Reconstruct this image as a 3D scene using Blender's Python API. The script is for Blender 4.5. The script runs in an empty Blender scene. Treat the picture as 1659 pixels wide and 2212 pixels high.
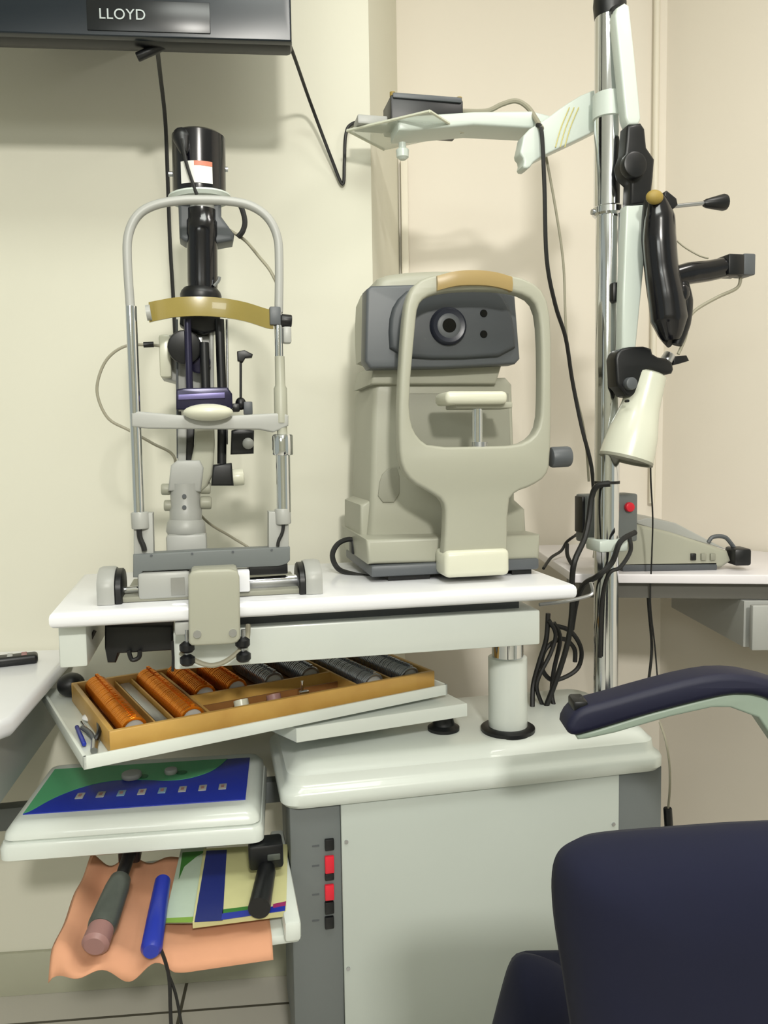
import bpy, bmesh, math, random
from mathutils import Vector, Matrix
random.seed(7)
sc = bpy.context.scene
COL = sc.collection

# ------------------------------------------------------------------ camera
EYE, FOC = 1.28, 1750.0
PITCH, ROLL = math.radians(4.5), math.radians(0.9)
_r0 = Vector((1, 0, 0)); _u0 = Vector((0, math.sin(PITCH), math.cos(PITCH)))
FWD = Vector((0, math.cos(PITCH), -math.sin(PITCH)))
RGT = math.cos(ROLL)*_r0 - math.sin(ROLL)*_u0
UPV = math.cos(ROLL)*_u0 + math.sin(ROLL)*_r0
cam_data = bpy.data.cameras.new('camera'); cam = bpy.data.objects.new('camera', cam_data); COL.objects.link(cam)
cam_data.sensor_fit = 'HORIZONTAL'; cam_data.sensor_width = 36.0; cam_data.lens = 36.0*FOC/1659.0
cam_data.clip_start = 0.02
m = Matrix((RGT, UPV, -FWD)).transposed().to_4x4(); m.translation = (0, 0, EYE)
cam.matrix_world = m
sc.camera = cam

# ------------------------------------------------------------------ light
w = bpy.data.worlds.new('world'); sc.world = w; w.use_nodes = True
w.node_tree.nodes['Background'].inputs[0].default_value = (0.93, 1.0, 0.88, 1)
w.node_tree.nodes['Background'].inputs[1].default_value = 0.45
def area(name, loc, size, power, color, rot=(0, 0, 0), sy=None):
    d = bpy.data.lights.new(name, 'AREA'); d.energy = power; d.color = color
    d.shape = 'RECTANGLE'; d.size = size; d.size_y = sy or size
    o = bpy.data.objects.new(name, d); COL.objects.link(o); o.location = loc; o.rotation_euler = rot
    return o
area('ceiling_light_main', (0.5, -1.8, 2.72), 0.30, 84, (1.0, 0.97, 0.90), rot=(math.radians(55), 0, math.radians(8)), sy=0.2)
area('overhead_fill', (0.1, 0.6, 2.76), 0.9, 20, (0.97, 1.0, 0.93), sy=0.5)  # added fill for top surfaces, softens the shadow under the television
area('rear_streak_fill', (-0.95, -2.5, 2.3), 1.2, 16, (0.97, 1.0, 0.97), rot=(math.radians(80), 0, math.radians(-12)), sy=0.35)  # added unseen panel that puts bright streaks on the chrome
area('right_side_fill', (0.9, 1.2, 2.76), 0.3, 7, (1.0, 0.95, 0.9))  # added fill that brightens the right side of the room
sc.view_settings.view_transform = 'Standard'
sc.view_settings.look = 'None'
sc.view_settings.gamma = 1.0
sc.view_settings.use_curve_mapping = False
sc.view_settings.exposure = -0.12

# ------------------------------------------------------------------ frames of reference
def ray(px, py):
    return FWD + RGT*((px-829.5)/FOC) - UPV*((py-1106)/FOC)
class Frame:
    """a level frame of reference through the camera's foot point, turned by yaw"""
    def __init__(s, deg):
        s.yaw = math.radians(deg)
        s.X = Vector((math.cos(s.yaw), math.sin(s.yaw), 0)); s.Y = Vector((-math.sin(s.yaw), math.cos(s.yaw), 0))
    def L(s, px, py, n):
        d = ray(px, py); k = n/d.dot(s.Y); return Vector((k*d.dot(s.X), n, EYE+k*d.z))
    def Z(s, px, py, z):
        d = ray(px, py); k = (z-EYE)/d.z; return Vector((k*d.dot(s.X), k*d.dot(s.Y), z))
    def world(s, v): return s.X*v[0] + s.Y*v[1] + Vector((0, 0, v[2]))
T = Frame(12)      # instrument table and cabinet
W = Frame(5.3)     # left wall
O = Frame(0)
R = Frame(31)      # swung-out tray
C = Frame(7)       # control panel

# ------------------------------------------------------------------ materials
def lin(c):
    return tuple(((x/255.0)/12.92 if x/255.0 <= 0.04045 else ((x/255.0+0.055)/1.055)**2.4) for x in c) + (1,)
MATS = {}
def mat(name, col, rough=0.5, metal=0.0, noise=0.0, scale=30.0, bump=0.0, trans=0.0, alpha=1.0, coat=0.0, col2=None, emit=None, sheen=0.0):
    if name in MATS: return MATS[name]
    m = bpy.data.materials.new(name); m.use_nodes = True; nt = m.node_tree; b = nt.nodes['Principled BSDF']
    b.inputs['Base Color'].default_value = lin(col); b.inputs['Roughness'].default_value = rough
    b.inputs['Metallic'].default_value = metal; b.inputs['Transmission Weight'].default_value = trans
    b.inputs['Alpha'].default_value = alpha; b.inputs['Coat Weight'].default_value = coat
    b.inputs['Sheen Weight'].default_value = sheen
    if emit: b.inputs['Emission Color'].default_value = lin(col); b.inputs['Emission Strength'].default_value = emit
    tc = nt.nodes.new('ShaderNodeTexCoord'); n = nt.nodes.new('ShaderNodeTexNoise')
    n.inputs['Scale'].default_value = scale; n.inputs['Detail'].default_value = 4
    nt.links.new(tc.outputs['Object'], n.inputs['Vector'])
    if noise or col2:
        mx = nt.nodes.new('ShaderNodeMix'); mx.data_type = 'RGBA'
        a = lin(col); k = 1-noise
        mx.inputs[6].default_value = a
        mx.inputs[7].default_value = lin(col2) if col2 else (a[0]*k, a[1]*k, a[2]*k, 1)
        nt.links.new(n.outputs['Fac'], mx.inputs[0]); nt.links.new(mx.outputs[2], b.inputs['Base Color'])
    if bump:
        bp = nt.nodes.new('ShaderNodeBump'); bp.inputs['Strength'].default_value = bump; bp.inputs['Distance'].default_value = 0.004
        nt.links.new(n.outputs['Fac'], bp.inputs['Height']); nt.links.new(bp.outputs['Normal'], b.inputs['Normal'])
    MATS[name] = m; return m
M_wall = mat('wall_paint', (220, 218, 202), 0.75, noise=0.06, scale=2.5)
M_wallr = mat('wall_paint_right', (230, 223, 210), 0.75, noise=0.05, scale=2.0)
M_trim = mat('cream_trim', (226, 220, 204), 0.5)
M_ceil = mat('ceiling_paint', (235, 235, 228), 0.9)
M_white = mat('white_laminate', (233, 234, 238), 0.28, noise=0.03, scale=6, coat=0.2)
M_enamel = mat('white_enamel', (216, 222, 216), 0.3, noise=0.03, scale=8, coat=0.3)
M_panelw = mat('cabinet_white', (184, 191, 185), 0.5, noise=0.04, scale=4)
M_beige = mat('instrument_beige', (164, 164, 149), 0.42, noise=0.04, scale=6)
M_beige_d = mat('instrument_beige_dull', (142, 142, 128), 0.5, noise=0.05, scale=8)
M_cream = mat('cream_plastic', (208, 208, 190), 0.3)
M_dgrey = mat('dark_grey_plastic', (84, 88, 92), 0.45, noise=0.1, scale=10)
M_grey = mat('grey_steel_paint', (106, 111, 111), 0.5, noise=0.06, scale=8)
M_lgrey = mat('light_grey_paint', (166, 167, 163), 0.4, noise=0.05, scale=12)
M_paleg = mat('pale_green_white', (202, 211, 204), 0.35, noise=0.03, scale=5)
M_black = mat('black_plastic', (10, 12, 16), 0.4, noise=0.3, scale=20)
M_gloss = mat('black_gloss', (9, 9, 16), 0.2, coat=0.25)
M_purple = mat('anodised_dark', (40, 38, 62), 0.25, metal=0.4)
M_chrome = mat('chrome', (225, 228, 232), 0.09, metal=1.0)
M_steel = mat('brushed_steel', (190, 192, 196), 0.3, metal=1.0)
M_cable = mat('black_rubber', (22, 22, 22), 0.55)
M_gcable = mat('grey_cable', (150, 146, 128), 0.6)
M_olive = mat('band_amber', (150, 134, 70), 0.25, noise=0.2, scale=15, coat=0.4)
M_clear = mat('clear_acrylic', (214, 222, 210), 0.08, alpha=0.45)
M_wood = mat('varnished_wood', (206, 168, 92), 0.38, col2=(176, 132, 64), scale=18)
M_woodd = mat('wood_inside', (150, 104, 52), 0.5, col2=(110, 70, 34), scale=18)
M_copper = mat('gold_rim', (232, 138, 34), 0.25, metal=0.75)
M_silver = mat('silver_rim', (170, 176, 186), 0.25, metal=0.8)
M_glass = mat('lens_glass', (235, 235, 230), 0.05, alpha=0.35)
M_navy = mat('navy_fabric', (3, 8, 40), 0.95, noise=0.4, scale=9, bump=0.15)
M_navy2 = mat('navy_vinyl', (6, 10, 44), 0.6, noise=0.2, scale=10)
M_tv = mat('tv_bezel', (12, 24, 34), 0.3, noise=0.2, scale=4)
M_tvd = mat('tv_dark_strip', (12, 16, 20), 0.3)
M_logo = mat('logo_silver', (170, 178, 178), 0.4, metal=0.2)
M_red = mat('red_plastic', (214, 32, 52), 0.35)
M_blue = mat('blue_plastic', (32, 50, 160), 0.35)
M_green = mat('green_plastic', (84, 166, 116), 0.4)
M_peach = mat('peach_cloth', (216, 158, 124), 0.85, noise=0.12, scale=20, bump=0.2)
M_paper = mat('cream_paper', (206, 204, 150), 0.7, noise=0.1, scale=30)
M_paperw = mat('white_green_paper', (186, 204, 186), 0.7, noise=0.12, scale=40)
M_knurl = mat('dark_grey_knurled', (92, 98, 92), 0.4, metal=0.3, noise=0.3, scale=60)
M_mauve = mat('mauve_plastic', (150, 112, 108), 0.5)
M_gold = mat('gold_line', (196, 186, 110), 0.4)
M_desk = mat('desk_laminate', (232, 228, 232), 0.3, noise=0.03, scale=5)
M_edgeshade = mat('desk_edge_shade', (92, 90, 84), 0.5)  # shadow under the desk top, put into the edge colour
M_base = mat('baseboard_tile', (176, 176, 156), 0.4, noise=0.08, scale=8)
M_brass = mat('tan_pad', (150, 128, 60), 0.6)
def floor_mat():
    m = bpy.data.materials.new('floor_tile'); m.use_nodes = True; nt = m.node_tree; b = nt.nodes['Principled BSDF']
    tc = nt.nodes.new('ShaderNodeTexCoord'); br = nt.nodes.new('ShaderNodeTexBrick')
    mp = nt.nodes.new('ShaderNodeMapping'); mp.inputs['Location'].default_value = (0.92, -0.0, 0); mp.inputs['Rotation'].default_value = (0, 0, -math.radians(5.3))
    br.offset = 0.0; br.inputs['Scale'].default_value = 1.0; br.inputs['Brick Width'].default_value = 0.6; br.inputs['Row Height'].default_value = 0.6
    br.inputs['Mortar Size'].default_value = 0.004
    br.inputs['Color1'].default_value = lin((200, 196, 186)); br.inputs['Color2'].default_value = lin((194, 190, 180)); br.inputs['Mortar'].default_value = lin((80, 76, 66))
    nt.links.new(tc.outputs['Object'], mp.inputs['Vector']); nt.links.new(mp.outputs['Vector'], br.inputs['Vector'])
    nt.links.new(br.outputs['Color'], b.inputs['Base Color']); b.inputs['Roughness'].default_value = 0.3
    return m
M_floor = floor_mat()

# ------------------------------------------------------------------ mesh building
def smooth_path(pts, sub=6, closed=False):
    pts = [Vector(p) for p in pts]; n = len(pts)
    if n < 3 and not closed: return pts
    out = []
    rng = n if closed else n-1
    for i in range(rng):
        if closed: p0, p1, p2, p3 = pts[(i-1) % n], pts[i], pts[(i+1) % n], pts[(i+2) % n]
        else: p0, p1, p2, p3 = pts[max(i-1, 0)], pts[i], pts[i+1], pts[min(i+2, n-1)]
        for k in range(sub):
            t = k/sub
            out.append(0.5*((2*p1) + (p2-p0)*t + (2*p0-5*p1+4*p2-p3)*t*t + (3*p1-p0-3*p2+p3)*t**3))
    if not closed: out.append(pts[-1])
    return out
def chaikin(pts, it=2, w=0.25):
    pts = [Vector(p) for p in pts]
    for _ in range(it):
        o = []
        for i in range(len(pts)):
            a, b = pts[i], pts[(i+1) % len(pts)]
            o += [a.lerp(b, w), a.lerp(b, 1-w)]
        pts = o
    return pts
class B:
    def __init__(s): s.bm = bmesh.new()
    def box(s, x0, x1, y0, y1, z0, z1, bev=0.0, seg=2, M=None):
        t = bmesh.new(); bmesh.ops.create_cube(t, size=1.0)
        for v in t.verts: v.co = Vector(((x0+x1)/2+v.co.x*(x1-x0), (y0+y1)/2+v.co.y*(y1-y0), (z0+z1)/2+v.co.z*(z1-z0)))
        if bev: bmesh.ops.bevel(t, geom=t.edges[:], offset=bev, segments=seg, profile=0.5, affect='EDGES', clamp_overlap=True)
        if M: bmesh.ops.transform(t, matrix=M, verts=t.verts)
        s.merge(t); return s
    def merge(s, t):
        me = bpy.data.meshes.new('tmp'); t.to_mesh(me); t.free(); s.bm.from_mesh(me); bpy.data.meshes.remove(me)
    def rings(s, rings, cap=True):
        bm = s.bm; vs = [[bm.verts.new(p) for p in r] for r in rings]; n = len(vs[0])
        for a, b in zip(vs, vs[1:]):
            for i in range(n): bm.faces.new((a[i], a[(i+1) % n], b[(i+1) % n], b[i]))
        if cap:
            bm.faces.new(vs[0][::-1]); bm.faces.new(vs[-1])
        return s
    def tube(s, pts, r, seg=12, smooth=True, sub=6, flat=1.0, up=None):
        P = smooth_path(pts, sub) if smooth else [Vector(p) for p in pts]
        rs = r if isinstance(r, (list, tuple)) else None
        t0 = (P[1]-P[0]).normalized()
        a = (Vector(up) if up else (Vector((0, 0, 1)) if abs(t0.z) < 0.9 else Vector((0, 1, 0))))
        rings = []
        for i, p in enumerate(P):
            t = (P[min(i+1, len(P)-1)]-P[max(i-1, 0)]).normalized()
            a = (a - t*a.dot(t)).normalized(); b = t.cross(a)
            if rs:
                f = i/(len(P)-1)*(len(rs)-1); k = min(int(f), len(rs)-2); rr = rs[k]+(rs[k+1]-rs[k])*(f-k)
            else: rr = r
            rings.append([p+a*math.cos(q)*rr+b*math.sin(q)*rr*flat for q in (2*math.pi*j/seg for j in range(seg))])
        return s.rings(rings)
    def lathe(s, p0, p1, prof, seg=32):
        """prof: list of (t along axis in metres, radius)"""
        p0 = Vector(p0); ax = (Vector(p1)-p0).normalized()
        a = Vector((0, 0, 1)) if abs(ax.z) < 0.9 else Vector((0, 1, 0)); a = (a-ax*a.dot(ax)).normalized(); b = ax.cross(a)
        return s.rings([[p0+ax*t+a*math.cos(q)*r+b*math.sin(q)*r for q in (2*math.pi*j/seg for j in range(seg))] for t, r in prof])
    def cyl(s, p0, p1, r, r1=None, seg=28, bev=0.0):
        L = (Vector(p1)-Vector(p0)).length; r1 = r if r1 is None else r1; b = min(bev, L*0.4, r*0.6)
        pr = [(0, r-b), (b*0.3, r-b*0.3), (b, r), (L-b, r1), (L-b*0.3, r1-b*0.3), (L, r1-b)] if b else [(0, r), (L, r1)]
        return s.lathe(p0, p1, pr, seg)
    def ell(s, c, rx, ry, rz, seg=24):
        t = bmesh.new(); bmesh.ops.create_uvsphere(t, u_segments=seg, v_segments=seg//2, radius=1)
        for v in t.verts: v.co = Vector((c[0]+v.co.x*rx, c[1]+v.co.y*ry, c[2]+v.co.z*rz))
        s.merge(t); return s
    def _curve(s, loops, half, bev, fn):
        cu = bpy.data.curves.new('tmp', 'CURVE'); cu.dimensions = '2D'; cu.fill_mode = 'BOTH'
        cu.extrude = max(half-bev, 0.0001); cu.bevel_depth = bev; cu.bevel_resolution = 2; cu.offset = -bev
        for lp in loops:
            sp = cu.splines.new('POLY'); sp.points.add(len(lp)-1)
            for q, p in zip(sp.points, lp): q.co = (p[0], p[1], 0, 1)
            sp.use_cyclic_u = True
        ob = bpy.data.objects.new('tmp', cu); me = bpy.data.meshes.new_from_object(ob)
        bpy.data.objects.remove(ob); bpy.data.curves.remove(cu)
        t = bmesh.new(); t.from_mesh(me); bpy.data.meshes.remove(me)
        bmesh.ops.remove_doubles(t, verts=t.verts, dist=0.00003)
        for v in t.verts: v.co = fn(v.co)
        bmesh.ops.recalc_face_normals(t, faces=t.faces)
        s.merge(t); return s
    def extr(s, loops, y0, y1, bev=0.0, rnd=0):
        """outlines in the (x, z) plane, thickness along y"""
        if not isinstance(loops[0][0], (list, tuple, Vector)): loops = [loops]
        L = []
        for lp in loops:
            q = [(p[0], p[-1]) for p in lp]
            q = [Vector(a).to_3d() for a in q]
            L.append(chaikin(q, rnd) if rnd else q)
        yc = (y0+y1)/2
        return s._curve(L, (y1-y0)/2, bev, lambda c: Vector((c.x, yc-c.z, c.y)))
    def cushion(s, loop, y0, y1, soft=0.035, rnd=2):
        P = chaikin([Vector((p[0], 0, p[2])) for p in loop], rnd); c = sum(P, Vector())/len(P)
        rad = min((p-c).length for p in P)
        return s.rings([[Vector((c.x+(p.x-c.x)*(1-k*soft/rad), y, c.z+(p.z-c.z)*(1-k*soft/rad))) for p in P]
                        for k, y in ((1.6, y0), (0.75, y0+(y1-y0)*0.07), (0.25, y0+(y1-y0)*0.2), (0, y0+(y1-y0)*0.45), (0, y0+(y1-y0)*0.6), (0.3, y0+(y1-y0)*0.85), (0.9, y1))])
    def plan(s, loop, z0, z1, bev=0.0, rnd=0):
        q = [Vector((p[0], p[1], 0)) for p in loop]
        if rnd: q = chaikin(q, rnd)
        zc = (z0+z1)/2
        return s._curve([q], (z1-z0)/2, bev, lambda c: Vector((c.x, c.y, zc+c.z)))
    def mesh(s, name, off=Vector((0, 0, 0)), ang=38):
        bm = s.bm
        bmesh.ops.recalc_face_normals(bm, faces=bm.faces)
        for f in bm.faces: f.smooth = True
        for e in bm.edges:
            if len(e.link_faces) == 2 and e.calc_face_angle(0) > math.radians(ang): e.smooth = False
        for v in bm.verts: v.co -= off
        me = bpy.data.meshes.new(name); bm.to_mesh(me); bm.free(); return me

def tagged(o, label, cat, group=None):
    if label: o['label'] = label
    if cat: o['category'] = cat
    if group: o['group'] = group
class Thing:
    def __init__(s, name, label, cat, frame, base, group=None):
        s.f = frame; s.base = Vector(base)
        s.o = bpy.data.objects.new(name, None); COL.objects.link(s.o); s.o.empty_display_size = 0.05
        s.o.location = frame.world(s.base); s.o.rotation_euler = (0, 0, frame.yaw)
        tagged(s.o, label, cat, group)
    def part(s, name, b, m, parent=None, label=None, stuff=False):
        me = b.mesh(name, s.base); me.materials.append(m)
        o = bpy.data.objects.new(name, me); COL.objects.link(o); o.parent = parent or s.o
        if label: o['label'] = label
        if stuff: o['kind'] = 'stuff'
        return o
def solo(name, label, cat, b, m, frame=O, base=(0, 0, 0), group=None):
    base = Vector(base); me = b.mesh(name, base); me.materials.append(m)
    o = bpy.data.objects.new(name, me); COL.objects.link(o); o.location = frame.world(base); o.rotation_euler = (0, 0, frame.yaw)
    tagged(o, label, cat, group); return o
def struct(name, b, m, frame=O):
    o = solo(name, None, None, b, m, frame); o['kind'] = 'structure'; return o
def path(fr, pts, n=None):
    return [fr.L(p[0], p[1], p[2] if len(p) > 2 else n) for p in pts]

# ================================================================== ROOM
WL = 1.91            # left wall, in frame W
xe = -0.021          # where the left wall ends
we = W.L(810, 900, WL).x
struct('floor', B().box(-3, 3.2, -2.85, 3.0, -0.1, 0), M_floor)
struct('wall_rear', B().box(-3, 3.2, -2.9, -2.8, 0, 2.8), M_wall)
struct('ceiling', B().box(-3, 3.2, -2.85, 3.0, 2.8, 2.9), M_ceil)
struct('wall_left', B().box(-3.2, we, WL, WL+0.12, 0, 2.8), M_wall, W)
pe = W.world(Vector((we, WL, 0)))
qe = O.L(868, 900, 2.45)
def wallseg(a, b, th=0.1):
    a = Vector((a[0], a[1])); b = Vector((b[0], b[1])); d = (b-a).normalized(); n = Vector((-d.y, d.x))
    return [a, b, b+n*th, a+n*th]
k1 = (0.86, 2.50)
struct('wall_column', B().plan([(pe.x, pe.y), (qe.x, qe.y), (qe.x-0.3, qe.y+0.1), (pe.x-0.3, pe.y+0.1)], 0, 2.8), M_wall)
struct('wall_back', B().plan(wallseg((qe.x-0.02, 2.45), k1), 0, 2.8), M_wallr)
struct('wall_right', B().plan(wallseg(k1, (2.3, 0.55)), 0, 2.8), M_wallr)
struct('baseboard_left', B().box(-3.1, we-0.01, WL-0.012, WL, 0, 0.105, 0.002), M_base, W)
tr = O.L(1420, 300, 2.46)
struct('trim_1', B().cyl((tr.x, 2.475, 1.1), (tr.x, 2.475, 2.79), 0.009, seg=10), M_trim)
tr = O.L(872, 420, 2.44)
struct('trim_2', B().box(tr.x-0.008, tr.x+0.012, 2.425, 2.45, 1.0, O.L(872, 345, 2.44).z, 0.002), M_trim)

# ================================================================== TELEVISION
nT = 1.56
a = W.L(0, 72, nT); b = W.L(630, 92, nT)
zb = (a.z+b.z)/2
tv = Thing('television', 'black flat television mounted high on the wall', 'television', W, (b.x-0.4, WL-0.1, zb))
tv.part('housing', B().box(b.x-0.83, b.x, nT+0.012, nT+0.06, zb, zb+0.49, 0.01), M_black)
tv.part('bezel', B().extr([[(b.x-0.83, zb), (b.x, zb), (b.x, zb+0.5), (b.x-0.83, zb+0.5)], [(b.x-0.80, zb+0.095), (b.x-0.025, zb+0.095), (b.x-0.025, zb+0.475), (b.x-0.80, zb+0.475)]], nT-0.004, nT+0.014, 0.003), M_tv)
tv.part('screen', B().box(b.x-0.81, b.x-0.02, nT+0.004, nT+0.013, zb+0.09, zb+0.48), M_gloss)
s1 = W.L(190, 60, nT); s2 = W.L(455, 60, nT)
tv.part('logo_strip', B().box(s1.x, s2.x, nT-0.006, nT-0.003, zb+0.008, zb+0.062, 0.001), M_tvd)
tv.part('wall_bracket', B().box(b.x-0.55, b.x-0.30, nT+0.06, WL, zb+0.16, zb+0.36, 0.004), M_black)
cu = bpy.data.curves.new('logo', 'FONT'); cu.body = 'LLOYD'; cu.size = 0.026; cu.extrude = 0.0008; cu.align_x = 'CENTER'; cu.align_y = 'CENTER'; cu.space_character = 1.05
to = bpy.data.objects.new('tmp', cu); me = bpy.data.meshes.new_from_object(to); bpy.data.objects.remove(to)
c = W.L(264, 32, nT-0.007)
bl = B(); bl.bm.from_mesh(me); bpy.data.meshes.remove(me)
for v in bl.bm.verts: v.co = Vector((c.x+v.co.x*0.98, nT-0.007-v.co.z, c.z+v.co.y))
tv.part('logo', bl, M_logo, label='silver maker lettering')

def cable(name, label, fr, pts, r, m, n=None, cat='cable', group=None, extra=None):
    P = path(fr, pts, n); low = min(P, key=lambda q: q.z)
    if not extra: return solo(name, label, cat, B().tube(P, r, 8), m, fr, low, group)
    t = Thing(name, label, cat, fr, low, group); t.part('cord', B().tube(P, r, 8), m); extra(t, P); return t
def plugx(t, P):
    t.part('plug', B().cyl(W.L(354, 98, 1.60), W.L(296, 124, 1.60), 0.0085, seg=10, bev=0.002), M_black)
cable('television_cable', 'black cable hanging from the television straight down behind the slit lamp', W,
      [(340, 108, 1.60), (346, 160, 1.74), (357, 260, 1.87), (362, 380, 1.90), (367, 520, 1.90), (374, 640, 1.90), (380, 760, 1.90), (388, 900, 1.90)], 0.0042, M_cable, extra=plugx)
cable('power_cable', 'black cable running from the television corner in a V up to the clear shelf', W,
      [(600, 70, 1.63), (624, 93, 1.66), (668, 215, 1.84), (715, 340, 1.89), (740, 398, 1.90), (744, 350, 1.90), (747, 290, 1.895), (760, 268, 1.90), (800, 256, 1.93)], 0.0038, M_cable)

# ================================================================== LEFT DESK AND REMOTE
zd = 0.83
p1 = W.Z(150, 1435, zd); p2 = W.Z(38, 1552, zd)
xr = p2.x-0.012; p1.x -= 0.03; nf = W.Z(0, 1570, zd).y
dk = Thing('side_desk', 'white wall desk with rounded edge at the left under the remote control', 'desk', W, (xr-0.4, WL-0.2, 0.6))
dk.part('desk_top', B().plan([(xr-1.2, nf), (xr-0.03, nf), (xr, nf+0.05), (p1.x, WL-0.004), (xr-1.2, WL-0.004)], zd-0.035, zd, 0.012), M_white)
dk.part('desk_body', B().plan([(xr-1.2, nf+0.02), (xr-0.03, nf+0.02), (p1.x-0.035, WL-0.004), (xr-1.2, WL-0.004)], zd-0.16, zd-0.034, 0.004), M_lgrey)
rp = W.Z(20, 1428, zd+0.01)
bt = B(); bt.extr([(0, 0)], 0, 1) if False else None
rm = Thing('remote_control', 'dark remote control lying on the white desk at the left edge', 'remote control', W, (rp.x, rp.y, zd))
Mr = Matrix.Translation((rp.x-0.03, rp.y, zd+0.01)) @ Matrix.Rotation(math.radians(18), 4, 'Z')
rm.part('body', B().box(-0.085, 0.085, -0.02, 0.02, -0.01, 0.010, 0.007, 3, M=Mr), M_black)
for i in range(5):
    for j in range(2):
        rm.part('button', B().box(-0.06+i*0.028, -0.048+i*0.028, -0.012+j*0.016, -0.004+j*0.016, 0.008, 0.0125, 0.002, M=Mr), [M_red, M_lgrey, M_blue, M_lgrey, M_mauve][i])

# ================================================================== RIGHT DESK
zs = 0.98
f0 = O.Z(1180, 1240, zs); f1 = O.Z(1659, 1252, zs)
rd = Thing('wall_desk', 'white wall desk with shaded edge behind the chrome pole', 'desk', O, (0.8, 2.1, 0.86))
top = [(0.44, 1.88), (1.30, 1.76), (1.28, 1.90), (0.845, 2.48), (0.44, 2.43)]
rd.part('desk_top', B().plan(top, zs-0.022, zs, 0.003), M_desk)
rd.part('shaded_edge', B().plan([(0.46, 1.90), (1.30, 1.785), (1.27, 1.90), (1.25, 1.93), (0.46, 2.03)], zs-0.06, zs-0.0215), M_edgeshade)  # edge band, its dark grey is the shade under the top
dx0 = O.L(1597, 1300, 1.86)
dr = rd.part('drawer_unit', B().plan([(dx0.x, 1.835), (1.20, 1.80), (1.16, 1.95), (0.93, 2.3), (dx0.x, 2.3)], zs-0.17, zs-0.062, 0.002), M_lgrey)
kk = O.L(1652, 1345, 1.83)
rd.part('drawer_front', B().box(dx0.x+0.002, 1.20, 1.795, 1.812, zs-0.168, zs-0.065, 0.003), M_lgrey)
rd.part('lock', B().cyl((kk.x, 1.797, kk.z), (kk.x, 1.785, kk.z), 0.009, seg=16), M_steel)

# bench instrument on the right desk
bi = Thing('bench_console', 'wedge shaped off-white desktop device with vents on the wall desk', 'instrument', O, (0.75, 1.95, zs))
A = lambda x, y, n=1.90: O.L(x, y, n)
bi.part('body', B().extr([A(1325, 1228), A(1335, 1140), A(1375, 1132), A(1450, 1150), A(1572, 1190), A(1580, 1212), A(1560, 1226)], 1.90, 2.10, 0.008), M_beige)
bi.part('top_cover', B().extr([A(1365, 1128, 1.92), A(1400, 1118, 1.92), A(1460, 1130, 1.92), A(1540, 1172, 1.92), A(1572, 1188, 1.92), A(1450, 1152, 1.92)], 1.92, 2.12, 0.002), M_lgrey)
bi.part('foot_plate', B().box(A(1345, 1228).x, A(1550, 1228).x, 1.90, 2.1, zs, zs+0.02, 0.003), M_dgrey)
for i, x in enumerate((1500, 1522, 1542)):
    q = A(x, 1203, 1.895)
    bi.part('port', B().box(q.x-0.008, q.x+0.004, 1.893, 1.903, q.z-0.008, q.z+0.008, 0.001), M_black if i == 0 else M_beige_d)
pg = Thing('instrument_plug', 'black connector block beside the wedge shaped desktop device', 'connector', O, (1.0, 1.9, zs))
q = A(1598, 1200)
pg.part('block', B().box(q.x-0.02, q.x+0.02, 1.88, 1.94, q.z-0.022, q.z+0.018, 0.006), M_black)
pg.part('loop', B().tube(path(O, [(1530, 1172), (1540, 1160), (1565, 1160), (1580, 1175), (1590, 1190)], 1.92), 0.005, 8), M_dgrey)

# ================================================================== INSTRUMENT TABLE
ZT = 1.026; NF = 1.365; NB = 1.79
xl = T.L(105, 1330, NF).x; xr_ = T.L(1246, 1265, NF).x
tb = Thing('instrument_table', 'white motorised instrument table carrying the slit lamp and autorefractor', 'table', T, ((xl+xr_)/2, 1.6, 0.68))
tb.part('table_top', B().plan([(xl, NF), (xr_, NF), (xr_, NB), (xl-0.01, NB)], ZT-0.028, ZT, 0.010), M_white)
bx0 = T.L(375, 1400, 1.42).x; bx1 = T.L(1167, 1370, 1.42).x
zb1 = T.L(800, 1340, 1.42).z; zb0 = T.L(800, 1418, 1.42).z
tb.part('beam', B().box(bx0, bx1, 1.42, 1.72, zb0, zb1, 0.004), M_enamel)
tb.part('under_frame', B().box(bx0+0.05, bx1-0.03, 1.45, 1.74, zb1-0.005, ZT-0.027, 0.002), M_dgrey)
q0 = T.L(125, 1360, 1.41); q1 = T.L(190, 1440, 1.41)
tb.part('end_bracket', B().box(q0.x, q1.x, 1.41, 1.70, q1.z, ZT-0.027, 0.004), M_enamel)
gp = T.Z(1097, 1572, 0.685)
cx, cy = gp.x, gp.y
tb.part('lift_column', B().cyl((cx, cy, 0.68), (cx, cy, T.L(1098, 1418, cy).z), 0.041, bev=0.002), M_enamel)
tb.part('chrome_collar', B().cyl((cx, cy, T.L(1098, 1419, cy).z), (cx, cy, zb0+0.01), 0.033), M_chrome)
tb.part('floor_gasket', B().lathe((cx, cy, 0.679), (cx, cy, 1), [(0, 0.057), (0.008, 0.057), (0.012, 0.05), (0.012, 0.042)]), M_black)
tb.part('rod_hook', B().tube(path(T, [(1165, 1306), (1215, 1300), (1262, 1290), (1280, 1280), (1276, 1258)], 1.43), 0.0035, 8), M_steel)
ps = Thing('power_supply', 'black power box hanging under the left end of the instrument table', 'power supply', T, T.L(300, 1420, 1.5))
P_ = lambda x, y, n=1.50: T.L(x, y, n)
ps.part('case', B().extr([P_(226, 1352), P_(372, 1352), P_(372, 1405), P_(255, 1412), P_(250, 1432), P_(232, 1432), P_(226, 1400)], 1.50, 1.58, 0.003), M_black)
ps.part('lead', B().tube(path(T, [(278, 1405), (285, 1425), (300, 1420), (302, 1405)], 1.49), 0.004, 8), M_cable)
ps.part('lead', B().tube(path(T, [(372, 1385), (374, 1420), (373, 1450)], 1.41), 0.0025, 8), M_cable)
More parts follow.
